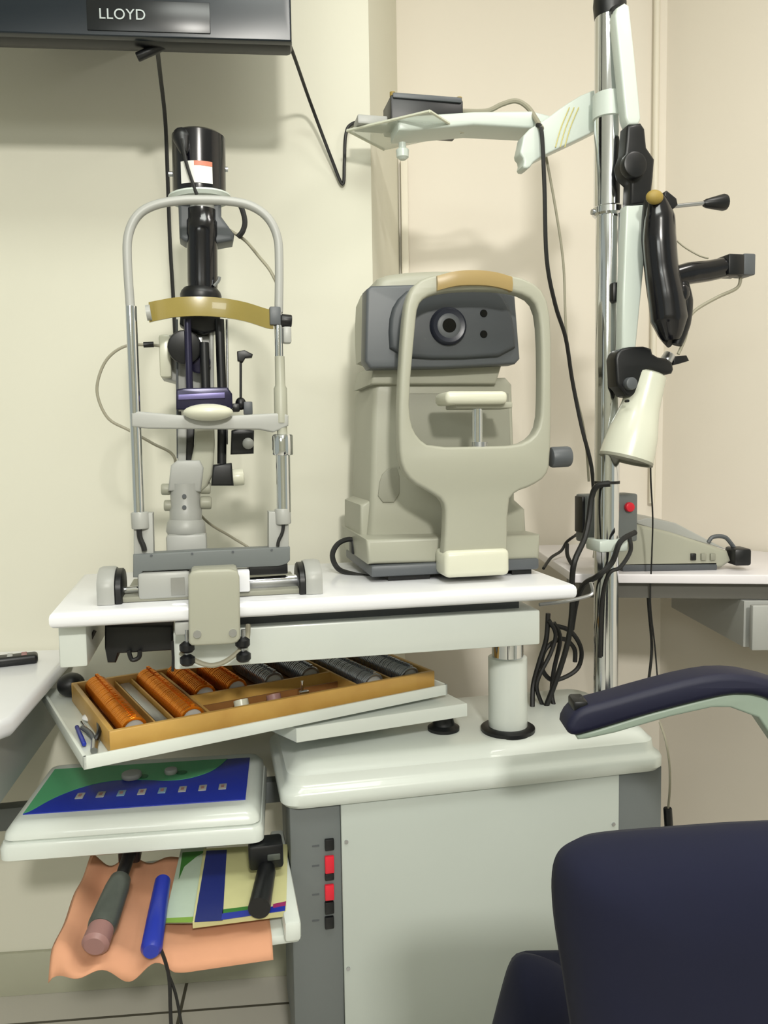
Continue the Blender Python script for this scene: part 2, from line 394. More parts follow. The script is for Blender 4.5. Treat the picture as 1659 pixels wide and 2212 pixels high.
ps.part('lead', B().tube(path(T, [(175, 1358), (190, 1370), (185, 1395), (196, 1380), (205, 1362)], 1.47), 0.003, 8), M_cable)

# ================================================================== CABINET
ZC = 0.68
cb = Thing('console_cabinet', 'white cabinet with grey corner panels and red switches below the instrument table', 'cabinet', T, (0.47, 1.6, 0))
cl = T.L(608, 1735, 1.49).x; cr = T.L(1443, 1685, 1.49).x
zl1 = T.L(1025, 1710, 1.49).z; 
yn = 1.49
prof = [(yn+0.008, zl1), (yn, zl1+0.008), (yn, zl1+0.032), (yn+0.012, zl1+0.042), (yn+0.020, zl1+0.046), (yn+0.024, zl1+0.070), (yn+0.034, ZC-0.012), (yn+0.055, ZC-0.001), (yn+0.075, ZC), (1.80, ZC), (1.83, ZC-0.015), (1.83, zl1)]
def cover(b):
    bm = b.bm; L = []
    def off(y, z):   # inset of the side walls mirrors the front profile
        return max(0, (min(y, yn+0.04)-yn)*0.9) if z > zl1+0.02 else 0
    rows = []
    xs = [0, 0.004, 0.012, 0.03]
    n = 24
    # superelliptic footprint rings stacked in height
    rings = []
    for (ins, z) in [(0.006, zl1), (0.0, zl1+0.008), (0.0, zl1+0.026), (0.003, zl1+0.032), (0.010, zl1+0.037), (0.013, zl1+0.043), (0.015, zl1+0.060), (0.020, ZC-0.018), (0.030, ZC-0.006), (0.046, ZC)]:
        x0, x1, y0, y1 = cl+ins, cr-ins, yn+ins, 1.84-ins*0.3
        rr = 0.035; ring = []
        for (ccx, ccy, a0) in ((x1-rr, y0+rr, -90), (x1-rr, y1-rr, 0), (x0+rr, y1-rr, 90), (x0+rr, y0+rr, 180)):
            for k in range(7):
                a = math.radians(a0+90*k/6); ring.append((ccx+rr*math.cos(a), ccy+rr*math.sin(a), z))
        rings.append(ring)
    b.rings(rings); return b
cb.part('top_cover', cover(B()), M_enamel)
zc1 = zl1+0.004
ga = T.L(625, 1760, yn+0.02).x; gb = T.L(735, 1760, yn+0.02).x; gc = T.L(1335, 1720, yn+0.02).x; gd = T.L(1428, 1720, yn+0.02).x
cb.part('body', B().box(ga+0.01, gd-0.01, yn+0.035, 1.82, 0.02, zc1), M_grey)
gl = cb.part('corner_panel', B().box(ga, gb, yn+0.018, yn+0.12, 0.02, zc1, 0.003), M_grey)
gr = cb.part('corner_panel', B().box(gc, gd, yn+0.018, yn+0.12, 0.02, zc1, 0.003), M_grey)
fp = cb.part('front_panel', B().box(gb+0.0005, gc-0.0005, yn+0.014, yn+0.034, 0.03, zc1, 0.002), M_panelw)
cb.part('plinth', B().box(ga+0.02, gd-0.02, yn+0.05, 1.80, 0, 0.021), M_dgrey)
for x, y in ((748, 1818), (752, 2092), (1325, 1780)):
    q = T.L(x, y, yn+0.014); cb.part('screw', B().cyl((q.x, yn+0.0142, q.z), (q.x, yn+0.0115, q.z), 0.004, seg=12), M_steel, fp)
for y, h, mm, lb in ((1822, 13, M_black, None), (1865, 20, M_red, 'red rocker'), (1891, 8, M_black, None), (1925, 18, M_red, 'red rocker'), (1958, 14, M_black, None), (1990, 14, M_black, None)):
    q = T.L(711, y, yn+0.018); k = 0.00086
    cb.part('switch', B().box(q.x-0.009, q.x+0.009, yn+0.010, yn+0.0185, q.z-h*k, q.z+h*k, 0.002), mm, gl, lb)
for y in (1827, 1870, 1932, 1988):
    q = T.L(683, y, yn+0.018)
    cb.part('switch_marking', B().box(q.x-0.008, q.x+0.006, yn+0.0172, yn+0.0181, q.z-0.0015, q.z+0.0015), M_dgrey, gl)
q = T.L(600, 1712, 1.80)
cb.part('support_rail', B().box(-0.85, ga+0.03, 1.805, 1.84, q.z-0.026, q.z+0.024, 0.003), M_grey)

# swing tray, its bracket and foot
ZR = 0.785
u0, u1, v0, v1 = 0.238, 0.955, 1.352, 1.84
ty = Thing('swing_tray', 'white swing-out tray holding the wooden trial lens case', 'tray', R, ((u0+u1)/2, 1.6, 0.68))
tray_ = B().plan([(u0, v0), (u1, v0), (u1, v1-0.13), (u1-0.15, v1), (u0, v1)], ZR-0.016, ZR-0.010, 0.001)
ty.part('base_sheet', tray_, M_enamel)
rim = B()
for (ax_, ay_, bx_, by_) in ((u0, v0, u1, v0), (u0, v0, u0, v1), (u1, v0, u1, v1-0.13)):
    rim.box(min(ax_, bx_)-0.003, max(ax_, bx_)+0.003, min(ay_, by_)-0.003, max(ay_, by_)+0.003, ZR-0.018, ZR+0.004, 0.0012)
ty.part('rim', rim, M_enamel)
def tw(px, py, z):
    v = T.Z(px, py, z); wv = T.world(v); return Vector((wv.dot(R.X), wv.dot(R.Y), z))
ar = [tw(1009, 1520, 0.755), tw(640, 1575, 0.755), tw(560, 1540, 0.755), tw(930, 1480, 0.755)]
ty.part('swing_bracket', B().plan(ar, 0.728, 0.756, 0.002), M_enamel)
q = tw(958, 1566, 0.69)
ty.part('pivot_foot', B().lathe((q.x, q.y, 0.6805), (q.x, q.y, 1), [(0, 0.034), (0.006, 0.034), (0.012, 0.024), (0.028, 0.02), (0.049, 0.02)]), M_black)

# wooden case
g0, g1, h0, h1 = 0.282, 0.942, 1.372, 1.715
cs = Thing('trial_lens_case', 'open wooden case of trial lenses lying on the swing tray', 'lens case', R, ((g0+g1)/2, (h0+h1)/2, ZR-0.01))
zb_, zt_ = ZR-0.009, ZR+0.030
t_ = 0.010
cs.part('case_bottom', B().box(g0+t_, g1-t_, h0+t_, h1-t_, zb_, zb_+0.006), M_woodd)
for (a, b_, c_, d_) in ((g0, g1, h0, h0+t_), (g0, g1, h1-t_, h1), (g0, g0+t_, h0+t_, h1-t_), (g1-t_, g1, h0+t_, h1-t_)):
    cs.part('case_wall', B().box(a, b_, c_, d_, zb_, zt_, 0.002), M_wood)
for (a, b_, c_, d_, z_) in ((0.365, 0.368, h0+t_, h1-t_, zt_-0.008), (0.398, 0.401, h0+t_, h1-t_, zt_-0.008), (0.458, 0.463, h0+t_, h1-t_, zt_-0.004),
                        (0.463, 0.762, 1.500, 1.506, zt_-0.004), (0.762, 0.767, h0+t_, h1-t_, zt_-0.004), (0.845, 0.850, h0+t_, h1-t_, zt_-0.006),
                        (0.463, 0.762, 1.465, 1.469, zt_-0.016)):
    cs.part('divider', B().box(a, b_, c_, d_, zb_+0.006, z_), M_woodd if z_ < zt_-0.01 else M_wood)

# trial lenses: every lens is a thing of its own
def lens_mesh(name, m, r=0.0225):
    b = B(); n = 22
    rr = []
    for (y, q) in ((-0.0023, r-0.005), (-0.0023, r-0.0008), (-0.0012, r), (0.0012, r), (0.0023, r-0.0008), (0.0023, r-0.005), (-0.0023, r-0.005)):
        rr.append([(math.cos(2*math.pi*i/n)*q, y, math.sin(2*math.pi*i/n)*q) for i in range(n)])
    b.rings(rr, cap=False)
    b.rings([[(math.cos(2*math.pi*i/n)*(r-0.004), y, math.sin(2*math.pi*i/n)*(r-0.004)) for i in range(n)] for y in (-0.0004, 0.0004)])
    b.box(-0.003, 0.003, -0.0011, 0.0011, r-0.001, r+0.005)
    me = b.mesh(name); me.materials.append(m); me.materials.append(M_glass)
    for p in me.polygons:
        if all(abs(me.vertices[v].co.y) < 0.0006 for v in p.vertices) : p.material_index = 1
    return me
LM = {'g': lens_mesh('trial_lens_gold', M_copper), 's': lens_mesh('trial_lens_silver', M_silver)}
def lens_row(x, ya, yb, kind, label, group, pitch=0.0063, tilt=0):
    first = None; n = int((yb-ya)/pitch)
    for i in range(n):
        y = ya+(i+0.5)*(yb-ya)/n
        if first is None:
            o = bpy.data.objects.new('trial_lens', LM[kind]); first = o
        else: o = first.copy()
        COL.objects.link(o)
        o.location = R.world(Vector((x, y, zb_+0.0065+0.0225))); o.rotation_euler = (math.radians(14+random.uniform(-4, 4)), 0, R.yaw)
        o['label'] = label; o['category'] = 'trial lens'; o['group'] = group
lens_row(0.328, h0+0.02, h1-0.014, 'g', 'gold rimmed trial lens in the leftmost row of the wooden case', 'gold rimmed lenses in the leftmost row')
lens_row(0.431, h0+0.02, h1-0.014, 'g', 'gold rimmed trial lens in the second long gold row of the case', 'gold rimmed lenses in the second long row')
lens_row(0.494, 1.512, h1-0.014, 'g', 'gold rimmed trial lens in the short row behind the middle compartment', 'gold rimmed lenses in the nearer short row', pitch=0.0078)
lens_row(0.560, 1.512, h1-0.014, 'g', 'gold rimmed trial lens in the short row beside the silver lenses', 'gold rimmed lenses in the second short row', pitch=0.0078)
lens_row(0.640, 1.512, h1-0.014, 's', 'silver rimmed trial lens in the left short silver row', 'silver rimmed lenses in the left short row', pitch=0.0078)
lens_row(0.722, 1.512, h1-0.014, 's', 'silver rimmed trial lens in the right short silver row', 'silver rimmed lenses in the right short row', pitch=0.0078)
lens_row(0.806, h0+0.02, h1-0.014, 's', 'silver rimmed trial lens in the long row second from the right end', 'silver rimmed lenses in the inner long row')
lens_row(0.893, h0+0.02, h1-0.014, 's', 'silver rimmed trial lens in the row at the right end of the case', 'silver rimmed lenses in the right end row')
solo('prism_bar', 'slim steel bar lying between the two long rows of gold lenses', 'prism bar', B().box(0.372, 0.394, h0+0.014, h1-0.02, zb_+0.0065, zt_-0.012, 0.003), M_steel, R, (0.383, 1.5, zb_+0.0065))
for i, (u, v, mm, lb) in enumerate(((0.535, 1.415, M_cream, 'small cream lens cap in the front compartment of the wooden case'), (0.60, 1.412, M_mauve, 'small mauve accessory in the front compartment of the wooden case'))):
    solo('accessory_lens', lb, 'accessory', B().cyl((u, v, zb_+0.0065), (u, v+0.012, zb_+0.034), 0.014, seg=16), mm, R, (u, v, zb_+0.0065))
t = Thing('lens_stand', 'little chrome lens holder standing in the front compartment of the case', 'lens holder', R, (0.655, 1.41, zb_+0.0065))
t.part('stem', B().cyl((0.655, 1.41, zb_+0.0065), (0.655, 1.41, zb_+0.055), 0.003, seg=10), M_chrome)
t.part('clip', B().box(0.648, 0.668, 1.405, 1.414, zb_+0.0065, zb_+0.036, 0.002), M_chrome)

# loose things on the tray's left end
q = tw(150, 1496, ZR)
t = Thing('occluder', 'black round headed occluder at the back left corner of the swing tray', 'occluder', R, (q.x, q.y, ZR-0.01))
t.part('disc', B().ell((q.x+0.004, q.y, ZR+0.016), 0.028, 0.026, 0.025), M_black)
t.part('handle', B().tube([(q.x, q.y, ZR+0.005), (q.x+0.03, q.y-0.012, ZR), (q.x+0.052, q.y-0.012, ZR+0.002)], 0.011, 10), M_black)
def rod(name, label, cat, a, b_, r, m, z=ZR-0.001):
    A_ = tw(*a, z); B_ = tw(*b_, z); return solo(name, label, cat, B().cyl(A_, B_, r, seg=12, bev=r*0.4), m, R, A_)
rod('pen', 'blue pen lying at the left rim of the swing tray', 'pen', (166, 1570), (182, 1608), 0.004, M_blue, z=ZR-0.004)
t = Thing('pliers', 'small steel pliers with open black handles at the front left of the tray', 'pliers', R, tw(200, 1590, ZR-0.004))
t.part('jaws', B().tube([tw(205, 1600, ZR), tw(203, 1622, ZR)], 0.006, 10, smooth=False), M_steel)
t.part('handle', B().tube([tw(205, 1603, ZR), tw(196, 1585, ZR+.004), tw(178, 1572, ZR+.004)], 0.0045, 8), M_dgrey)
t.part('handle', B().tube([tw(205, 1603, ZR), tw(214, 1580, ZR+.012), tw(213, 1553, ZR+.016)], 0.0045, 8), M_black)
rod('tweezers', 'shiny steel tweezers lying at the left of the wooden case', 'tweezers', (176, 1560), (205, 1600), 0.0032, M_chrome, z=ZR-0.005)
A_ = tw(196, 1556, ZR-0.009)
solo('lens_cloth', 'crumpled white tissue between the pliers and the wooden case', 'tissue', B().ell((A_.x, A_.y, ZR-0.003), 0.016, 0.022, 0.006, 12), M_white, R, A_)

# ================================================================== CONTROL PANEL
def cz(px, py, z): return C.Z(px, py, z)
ZP = 0.62
cp = Thing('control_panel', 'white control console with a green and blue touch panel', 'control panel', C, (-0.2, 1.6, 0.55))
cw = [cz(50, 1757, ZP), cz(530, 1728, ZP), cz(540, 1638, ZP), cz(95, 1662, ZP)]
ox0, ox1 = cw[0].x, cw[1].x; oy0, oy1 = (cw[0].y+cw[1].y)/2, (cw[2].y+cw[3].y)/2
def slab(b, x0, x1, y0, y1, rows, rr=0.02):
    rings = []
    for ins, z in rows:
        ring = []
        for (ccx, ccy, a0) in ((x1-ins-rr, y0+ins+rr, -90), (x1-ins-rr, y1-ins-rr, 0), (x0+ins+rr, y1-ins-rr, 90), (x0+ins+rr, y0+ins+rr, 180)):
            for k in range(6):
                a = math.radians(a0+90*k/5); ring.append((ccx+rr*math.cos(a), ccy+rr*math.sin(a), z))
        rings.append(ring)
    return b.rings(rings)
X0, X1, Y0, Y1 = ox0-0.030, ox1+0.034, oy0-0.052, oy1+0.055
cp.part('lower_housing', slab(B(), X0, X1, Y0, Y1, [(0.010, 0.552), (0.0, 0.558), (0.0, 0.578), (0.004, 0.586), (0.012, 0.589)]), M_enamel)
cp.part('upper_housing', slab(B(), X0+0.006, X1-0.006, Y0+0.006, Y1-0.006, [(0.004, 0.588), (0.0, 0.592), (0.002, 0.602), (0.012, 0.615), (0.022, 0.6185), (0.026, 0.6185)]), M_enamel)
ov = cp.part('touch_overlay', B().box(ox0, ox1, oy0, oy1, 0.618, 0.6205, 0.0008), M_blue, label='blue glossy panel')
ww, hh = ox1-ox0, oy1-oy0
gpts = [(0.0, 0.0), (0.03, 0.06), (0.09, 0.28), (0.17, 0.46), (0.27, 0.58), (0.38, 0.62), (0.50, 0.58), (0.60, 0.53), (0.70, 0.55), (0.79, 0.66), (0.84, 0.80), (0.88, 1.0)]
gp_ = [Vector((ox0+0.001+x*ww, oy0+0.001+y*(hh-0.002), 0)) for x, y in gpts]
gp_ = smooth_path(gp_, 5)+[Vector((ox0+0.001, oy1-0.001, 0))]
cp.part('green_field', B().plan(gp_, 0.6204, 0.6212), M_green, ov, label='green wave of the panel')
for x, y, r in ((0.42, 0.66, 0.020), (0.61, 0.70, 0.013)):
    qx, qy = ox0+x*ww, oy0+y*hh
    cp.part('dial', B().cyl((qx, qy, 0.620), (qx, qy, 0.632), r, bev=0.004), M_lgrey)
    cp.part('dial_marking', B().lathe((qx+0.022, qy, 0.6212), (qx+0.022, qy, 1), [(0, 0.011), (0.0006, 0.011)]), mat('deep_green', (24, 110, 70), 0.4), ov)
for i in range(8):
    qx = ox0+(0.215+i*0.0955)*ww; qy = oy0+0.30*hh
    kb = cp.part('button', B().box(qx-0.0075, qx+0.0075, qy-0.013, qy+0.013, 0.6204, 0.6222, 0.001), M_lgrey if i not in (2, 4) else mat('teal_key', (120, 150, 170), 0.5), ov)
    cp.part('button_symbol', B().box(qx-0.003, qx+0.003, qy-0.006, qy+0.006, 0.622, 0.6228), M_mauve, kb)

# ================================================================== LOWER TRAY
ZL = 0.45
def tz(px, py, z=ZL): return T.Z(px, py, z)
lt = Thing('lower_tray', 'white lower side tray under the peach cloth beside the cabinet', 'tray', T, (-0.1, 1.45, ZL-0.02))
lx0, lx1 = tz(140, 2090).x, ga-0.001
lt.part('tray_plate', B().box(lx0, lx1, 1.338, 1.66, ZL-0.018, ZL, 0.006), M_enamel)
lt.part('tray_end', B().box(lx1-0.028, lx1, 1.315, 1.66, ZL-0.001, ZL+0.034, 0.006), M_enamel)
# cloth
bc = B(); NX, NY = 60, 34
cxa, cxb = lx0-0.022, tz(590, 2050).x
grid = []
for i in range(NX+1):
    col = []
    u = i/NX; x = cxa+(cxb-cxa)*u
    for j in range(NY+1):
        v = j/NY; y = 1.306+v*0.335
        amp = max(0, 1-u*1.6)
        zz = ZL+0.003+0.016*amp*(1+math.sin(u*27+0.5+v*1.2))*0.9+0.004*amp*math.sin(v*14+u*9)
        if i == 0: zz -= 0.004
        fr_ = max(0, (0.085-v)/0.085)
        drop = fr_**1.5*(0.034*(0.55+0.45*math.sin(u*22+1) if u < 0.55 else 0.7))
        yy = y + 0.012*amp*math.sin(u*24+1)*(1-v)
        col.append(bc.bm.verts.new((x+0.035*v*(1-u)*0.6, yy, zz-drop)))
    grid.append(col)
for i in range(NX):
    for j in range(NY): bc.bm.faces.new((grid[i][j], grid[i+1][j], grid[i+1][j+1], grid[i][j+1]))
cloth = solo('cloth', 'rumpled peach cloth spread over the lower side tray', 'cloth', bc, M_peach, T, (lx0+0.15, 1.45, ZL))
sm = cloth.modifiers.new('thickness', 'SOLIDIFY'); sm.thickness = 0.0015; sm.offset = 1
# instruments on the cloth
t = Thing('retinoscope', 'grey knurled hand instrument with black head lying on the peach cloth', 'hand instrument', T, tz(240, 1950, ZL+0.045))
a = tz(262, 1895, ZL+0.075); b = tz(218, 2008, ZL+0.052); d = (b-a).normalized()
t.part('handle', B().lathe(a, b, [(0, 0.012), (0.006, 0.018), (0.03, 0.021), ((b-a).length-0.01, 0.024), ((b-a).length, 0.022)]), M_knurl)
t.part('end_cap', B().lathe(b, b+d, [(0, 0.021), (0.03, 0.022), (0.036, 0.016)]), M_mauve, label='mauve end cap')
n_ = tz(282, 1838, ZL+0.085)
t.part('neck', B().cyl(n_, a, 0.012, 0.011), M_black)
t.part('head', B().box(n_.x-0.022, n_.x+0.018, n_.y-0.01, n_.y+0.03, n_.z-0.022, n_.z+0.022, 0.006), M_black)
t = Thing('otoscope_handle', 'blue handled instrument with a black cord lying on the peach cloth', 'hand instrument', T, tz(340, 1980, ZL+0.035))
a = tz(352, 1900, ZL+0.05); b = tz(326, 2056, ZL+0.038)
t.part('grip', B().lathe(a, b, [(0, 0.008), (0.006, 0.014), ((b-a).length*0.5, 0.016), ((b-a).length-0.008, 0.017), ((b-a).length, 0.012)]), M_blue)
t.part('cord', B().tube([tz(345, 2045, ZL+0.04), T.L(358, 2080, 1.30), T.L(366, 2120, 1.30), T.L(368, 2180, 1.31), T.L(372, 2230, 1.32), T.L(390, 2290, 1.35)], 0.003, 8), M_cable)
t.part('cord', B().tube([T.L(364, 2105, 1.30), T.L(380, 2150, 1.31), T.L(395, 2230, 1.33), T.L(410, 2300, 1.36)], 0.0025, 8), M_cable)
def quad(pts, z): return [tz(x, y, z) for x, y in pts]
bk = Thing('booklet', 'white and green booklet at the left of the stack on the peach cloth', 'booklet', T, tz(400, 1920, ZL+0.022))
z1 = ZL+0.022
bk.part('pages', B().plan(quad([(392, 1840), (446, 1836), (428, 1995), (356, 1996)], z1), z1, z1+0.010, 0.001), M_paperw)
bk.part('cover_corner', B().plan(quad([(394, 1842), (446, 1838), (425, 1850), (398, 1872), (386, 1900)], z1+.0101), z1+0.0098, z1+0.0106), mat('leaf_green', (56, 120, 48), 0.5), label='green cover corner')
bk.part('cover_edge', B().plan(quad([(358, 1984), (430, 1980), (428, 1992), (357, 1993)], z1+.0101), z1+0.0098, z1+0.0106), mat('lime_green', (130, 168, 70), 0.5), label='green lower edge')
z2 = ZL+0.034
bk = Thing('catalogue', 'blue and cream catalogue lying partly under the black instrument', 'booklet', T, tz(520, 1920, z2))
bk.part('pages', B().plan(quad([(440, 1836), (622, 1826), (618, 1968), (416, 1994)], z2), z2-0.010, z2+0.003, 0.001), M_paper)
bk.part('blue_panel', B().plan(quad([(446, 1838), (490, 1836), (481, 1988), (420, 1992)], z2+.0031), z2+0.0028, z2+0.0036), mat('deep_blue', (28, 40, 112), 0.4), label='dark blue panel')
bk.part('blue_edge', B().plan(quad([(480, 1974), (617, 1955), (616, 1967), (478, 1987)], z2+.0031), z2+0.0028, z2+0.0038), M_blue, label='blue lower edge')
bk.part('green_edge', B().plan(quad([(481, 1965), (560, 1955), (560, 1963), (480, 1974)], z2+.0031), z2+0.0028, z2+0.0036), mat('leaf_green', (56, 120, 48), 0.5))
bk.part('magenta_corner', B().plan(quad([(590, 1954), (618, 1948), (617, 1957), (590, 1962)], z2+.0031), z2+0.0030, z2+0.0042), mat('magenta_print', (150, 40, 100), 0.5), label='magenta corner')
t = Thing('ophthalmoscope', 'black hand-held instrument with square head lying on the catalogue', 'hand instrument', T, tz(570, 1900, z2))
a = tz(578, 1870, z2+0.025); b = tz(560, 1962, z2+0.02)
t.part('handle', B().lathe(a, b, [(0, 0.012), (0.02, 0.017), ((b-a).length, 0.019)]), M_black)
hp = tz(578, 1842, z2+0.045)
t.part('head', B().box(hp.x-0.035, hp.x+0.028, hp.y-0.022, hp.y+0.025, hp.z-0.022, hp.z+0.025, 0.006), M_black)
t.part('lens_window', B().box(hp.x-0.002, hp.x+0.022, hp.y-0.025, hp.y-0.021, hp.z-0.004, hp.z+0.008, 0.002), M_knurl)

# ================================================================== SLIT LAMP
K = 0.00080
sl = Thing('slit_lamp', 'slit lamp microscope with chrome head-rest frame on the left of the table', 'slit lamp', T, (T.L(455, 1280, 1.5).x, 1.5, ZT))
NH = 1.43; NQ = 1.53
H = lambda x, y, n=NH: T.L(x, y, n)
Q = lambda x, y, n=NQ: T.L(x, y, n)
hf = sl.part('headrest_arch', B().tube([H(*p) for p in ((282, 670), (275, 560), (278, 505), (298, 465), (335, 443), (390, 433), (440, 432), (490, 434), (540, 444), (578, 470), (599, 512), (603, 570), (602, 675))], 0.0075, 14), M_lgrey)
sl.part('post', B().cyl(H(283, 662), H(300, 1112), 0.0092), M_chrome, hf, 'chrome left post')
sl.part('post', B().cyl(H(601, 665), H(603, 775), 0.0072), M_chrome, hf, 'chrome upper right post')
sl.part('post_sleeve', B().lathe(H(604, 770), H(607, 905), [(0, 0.0085), (0.05, 0.0088), (0.055, 0.0115), (0.115, 0.0115)]), M_beige, hf)
sl.part('height_knob', B().cyl(H(610, 938), H(611, 984), 0.018, bev=0.003), M_chrome, hf, 'chrome height adjusting knob')
sl.part('post', B().cyl(H(611, 984), H(613, 1106), 0.0125), M_chrome, hf, 'chrome lower right post')
sl.part('post', B().cyl(H(607, 900), H(610, 940), 0.009), M_beige, hf)
sl.part('post_socket', B().cyl(H(302, 1106), H(304, 1142), 0.015, bev=0.002), M_lgrey, hf)
sl.part('post_socket', B().cyl(H(610, 1098), H(612, 1132), 0.014, bev=0.002), M_lgrey, hf)
sl.part('upright_plate', B().extr([H(289, 1240), H(289, 1130), H(300, 1108), H(330, 1108), H(332, 1195), H(330, 1240)], NH-0.004, NH+0.03, 0.002), M_lgrey, hf)
sl.part('upright_plate', B().extr([H(580, 1215), H(580, 1105), H(618, 1105), H(623, 1110), H(624, 1210)], NH-0.004, NH+0.03, 0.002), M_lgrey, hf)
sl.part('cord', B().tube([H(x, y, NH-0.008) for x, y in ((300, 1135), (302, 1160), (310, 1180), (312, 1190))], 0.0045, 8), M_cable)
sl.part('cord', B().tube([H(x, y, NH-0.008) for x, y in ((613, 1128), (610, 1150), (602, 1168), (600, 1180))], 0.003, 8), M_cable)
cbx = sl.part('cross_bar', B().extr([H(289, 1245), H(289, 1196), H(450, 1187), H(625, 1180), H(625, 1208), H(618, 1216), H(600, 1221), H(450, 1226), H(310, 1232), H(300, 1245)], NH-0.014, NH+0.02, 0.002), M_grey, hf, 'grey cross bar')
for x, y in ((327, 1200), (415, 1196), (503, 1192), (587, 1188)):
    q = H(x, y, NH-0.014); sl.part('screw', B().cyl((q.x, q.y+0.001, q.z), (q.x, q.y-0.001, q.z), 0.0022, seg=8), M_dgrey, hf)
band = []
for x, y, n in ((322, 675, NH), (345, 670, NH+0.018), (380, 664, NH+0.032), (430, 662, NH+0.038), (480, 665, NH+0.034), (530, 674, NH+0.02), (575, 688, NH+0.002), (590, 690, NH-0.002)):
    band.append(H(x, y, n))
bp_ = smooth_path(band, 6); bb = B(); rr = []
for p in bp_:
    rr.append([p+Vector((0, dy, dz)) for dy, dz in ((0.0025, 0.0165), (-0.0025, 0.0165), (-0.0035, 0), (-0.0025, -0.0165), (0.0025, -0.0165))])
bb.rings(rr)
sl.part('forehead_band', bb, M_olive, hf, 'amber forehead band')
sl.part('band_clamp', B().box(H(582, 690).x, H(606, 690).x, NH-0.01, NH+0.01, H(590, 703).z, H(590, 664).z, 0.002), M_dgrey, hf)
sl.part('band_end', B().cyl(H(316, 676), H(326, 675), 0.013, seg=16), M_lgrey, hf)
sl.part('clamp_knob', B().cyl(H(606, 692), H(630, 694), 0.011, bev=0.002), M_black, hf)
sl.part('clamp_knob', B().box(H(611, 700).x, H(628, 700).x, NH-0.008, NH+0.012, H(620, 742).z, H(620, 706).z, 0.003), M_lgrey, hf)
chb = sl.part('chin_rest_bar', B().extr([H(285, 922), H(285, 893), H(300, 889), H(400, 898), H(500, 898), H(612, 892), H(622, 898), H(622, 920), H(590, 934), H(560, 928), H(320, 926)], NH-0.010, NH+0.014, 0.003), M_lgrey, hf)
cc = H(450, 890, NH-0.012)
sl.part('chin_cup', B().ell((cc.x, cc.y-0.008, cc.z-0.001), 0.0415, 0.026, 0.0145), M_cream, chb, 'cream oval chin cup')
# lamp tower
top_ = Q(429, 292); bot_ = Q(431, 428)
lh = sl.part('lamp_housing', B().lathe(bot_, top_, [(0, 0.046), (0.01, 0.047), (0.105, 0.047), ((top_-bot_).length-0.004, 0.045), ((top_-bot_).length, 0.040)]), M_gloss, label='glossy black lamp housing')
sl.part('lamp_cap', B().tube([Q(392, 290, NQ-0.03), Q(393, 300, NQ-0.036), Q(398, 330, NQ-0.048)], [0.014, 0.016, 0.006], 12), M_black, lh)
q = Q(408, 388, NQ-0.047)
bs = B()
for k in range(6):
    pass
ang0, ang1 = math.radians(-130), math.radians(-62)
rings = []
zc_lo, zc_hi = Q(415, 412).z, Q(415, 366).z
c0 = (top_.x+bot_.x)/2
for k in range(9):
    a = ang0+(ang1-ang0)*k/8
    rings.append([(c0+math.cos(a)*r_, NQ+math.sin(a)*r_, z_) for r_, z_ in ((0.0474, zc_lo), (0.0482, zc_lo), (0.0482, zc_hi), (0.0474, zc_hi))])
bs.rings(rings)
sl.part('rating_label', bs, mat('label_white', (226, 226, 220), 0.4), lh, 'white rating label')
rings = []
for k in range(9):
    a = math.radians(-100)+math.radians(38)*k/8
    rings.append([(c0+math.cos(a)*r_, NQ+math.sin(a)*r_, z_) for r_, z_ in ((0.0480, zc_hi-0.008), (0.0486, zc_hi-0.008), (0.0486, zc_hi), (0.0480, zc_hi))])
bs = B(); bs.rings(rings)
sl.part('label_stripe', bs, mat('label_orange', (196, 120, 96), 0.5), lh, 'red stripe of the label')
sl.part('lead', B().tube([Q(393, 300, NQ-0.05), Q(402, 350, NQ-0.053), Q(418, 400, NQ-0.054), Q(425, 420, NQ-0.053)], 0.003, 8), M_cable, lh)
for x0_, x1_, y_ in ((376, 364, 376), (480, 492, 366)):
    sl.part('screw', B().cyl(Q(x0_, y_), Q(x1_, y_), 0.0045, seg=12), M_steel, lh)
sl.part('flange', B().lathe(Q(432, 436), Q(431, 424), [(0, 0.052), (0.006, 0.056), (0.009, 0.055), (0.010, 0.048)]), M_paleg)
sl.part('lower_shade', B().extr([Q(385, 438), Q(478, 438), Q(478, 470), Q(506, 508), Q(503, 522), Q(470, 528), Q(400, 524), Q(388, 516)], NQ-0.010, NQ+0.045, 0.006), M_dgrey)
sl.part('mount_collar', B().lathe(Q(437, 470), Q(437, 432), [(0, 0.022), (0.01, 0.024), (0.03, 0.023)]), M_lgrey)
sl.part('lamp_tube', B().lathe(Q(438, 625), Q(436, 462), [(0, 0.026), (0.012, 0.027), (0.09, 0.027), (0.095, 0.0285), (0.118, 0.0285), (0.122, 0.026), (0.140, 0.026)]), M_gloss, label='glossy dark lamp tube')
sl.part('lever', B().tube([Q(462, 618, NQ-0.02), Q(472, 606, NQ-0.02), Q(474, 598, NQ-0.02)], 0.003, 8), M_steel)
sl.part('collar', B().lathe(Q(434, 648), Q(434, 624), [(0, 0.036), (0.008, 0.037), (0.014, 0.035), (0.02, 0.030)]), M_black)
sl.part('filter_block', B().extr([Q(392, 640), Q(474, 640), Q(476, 690), Q(468, 716), Q(440, 722), Q(405, 712), Q(388, 700)], NQ-0.005, NQ+0.045, 0.005), M_black)
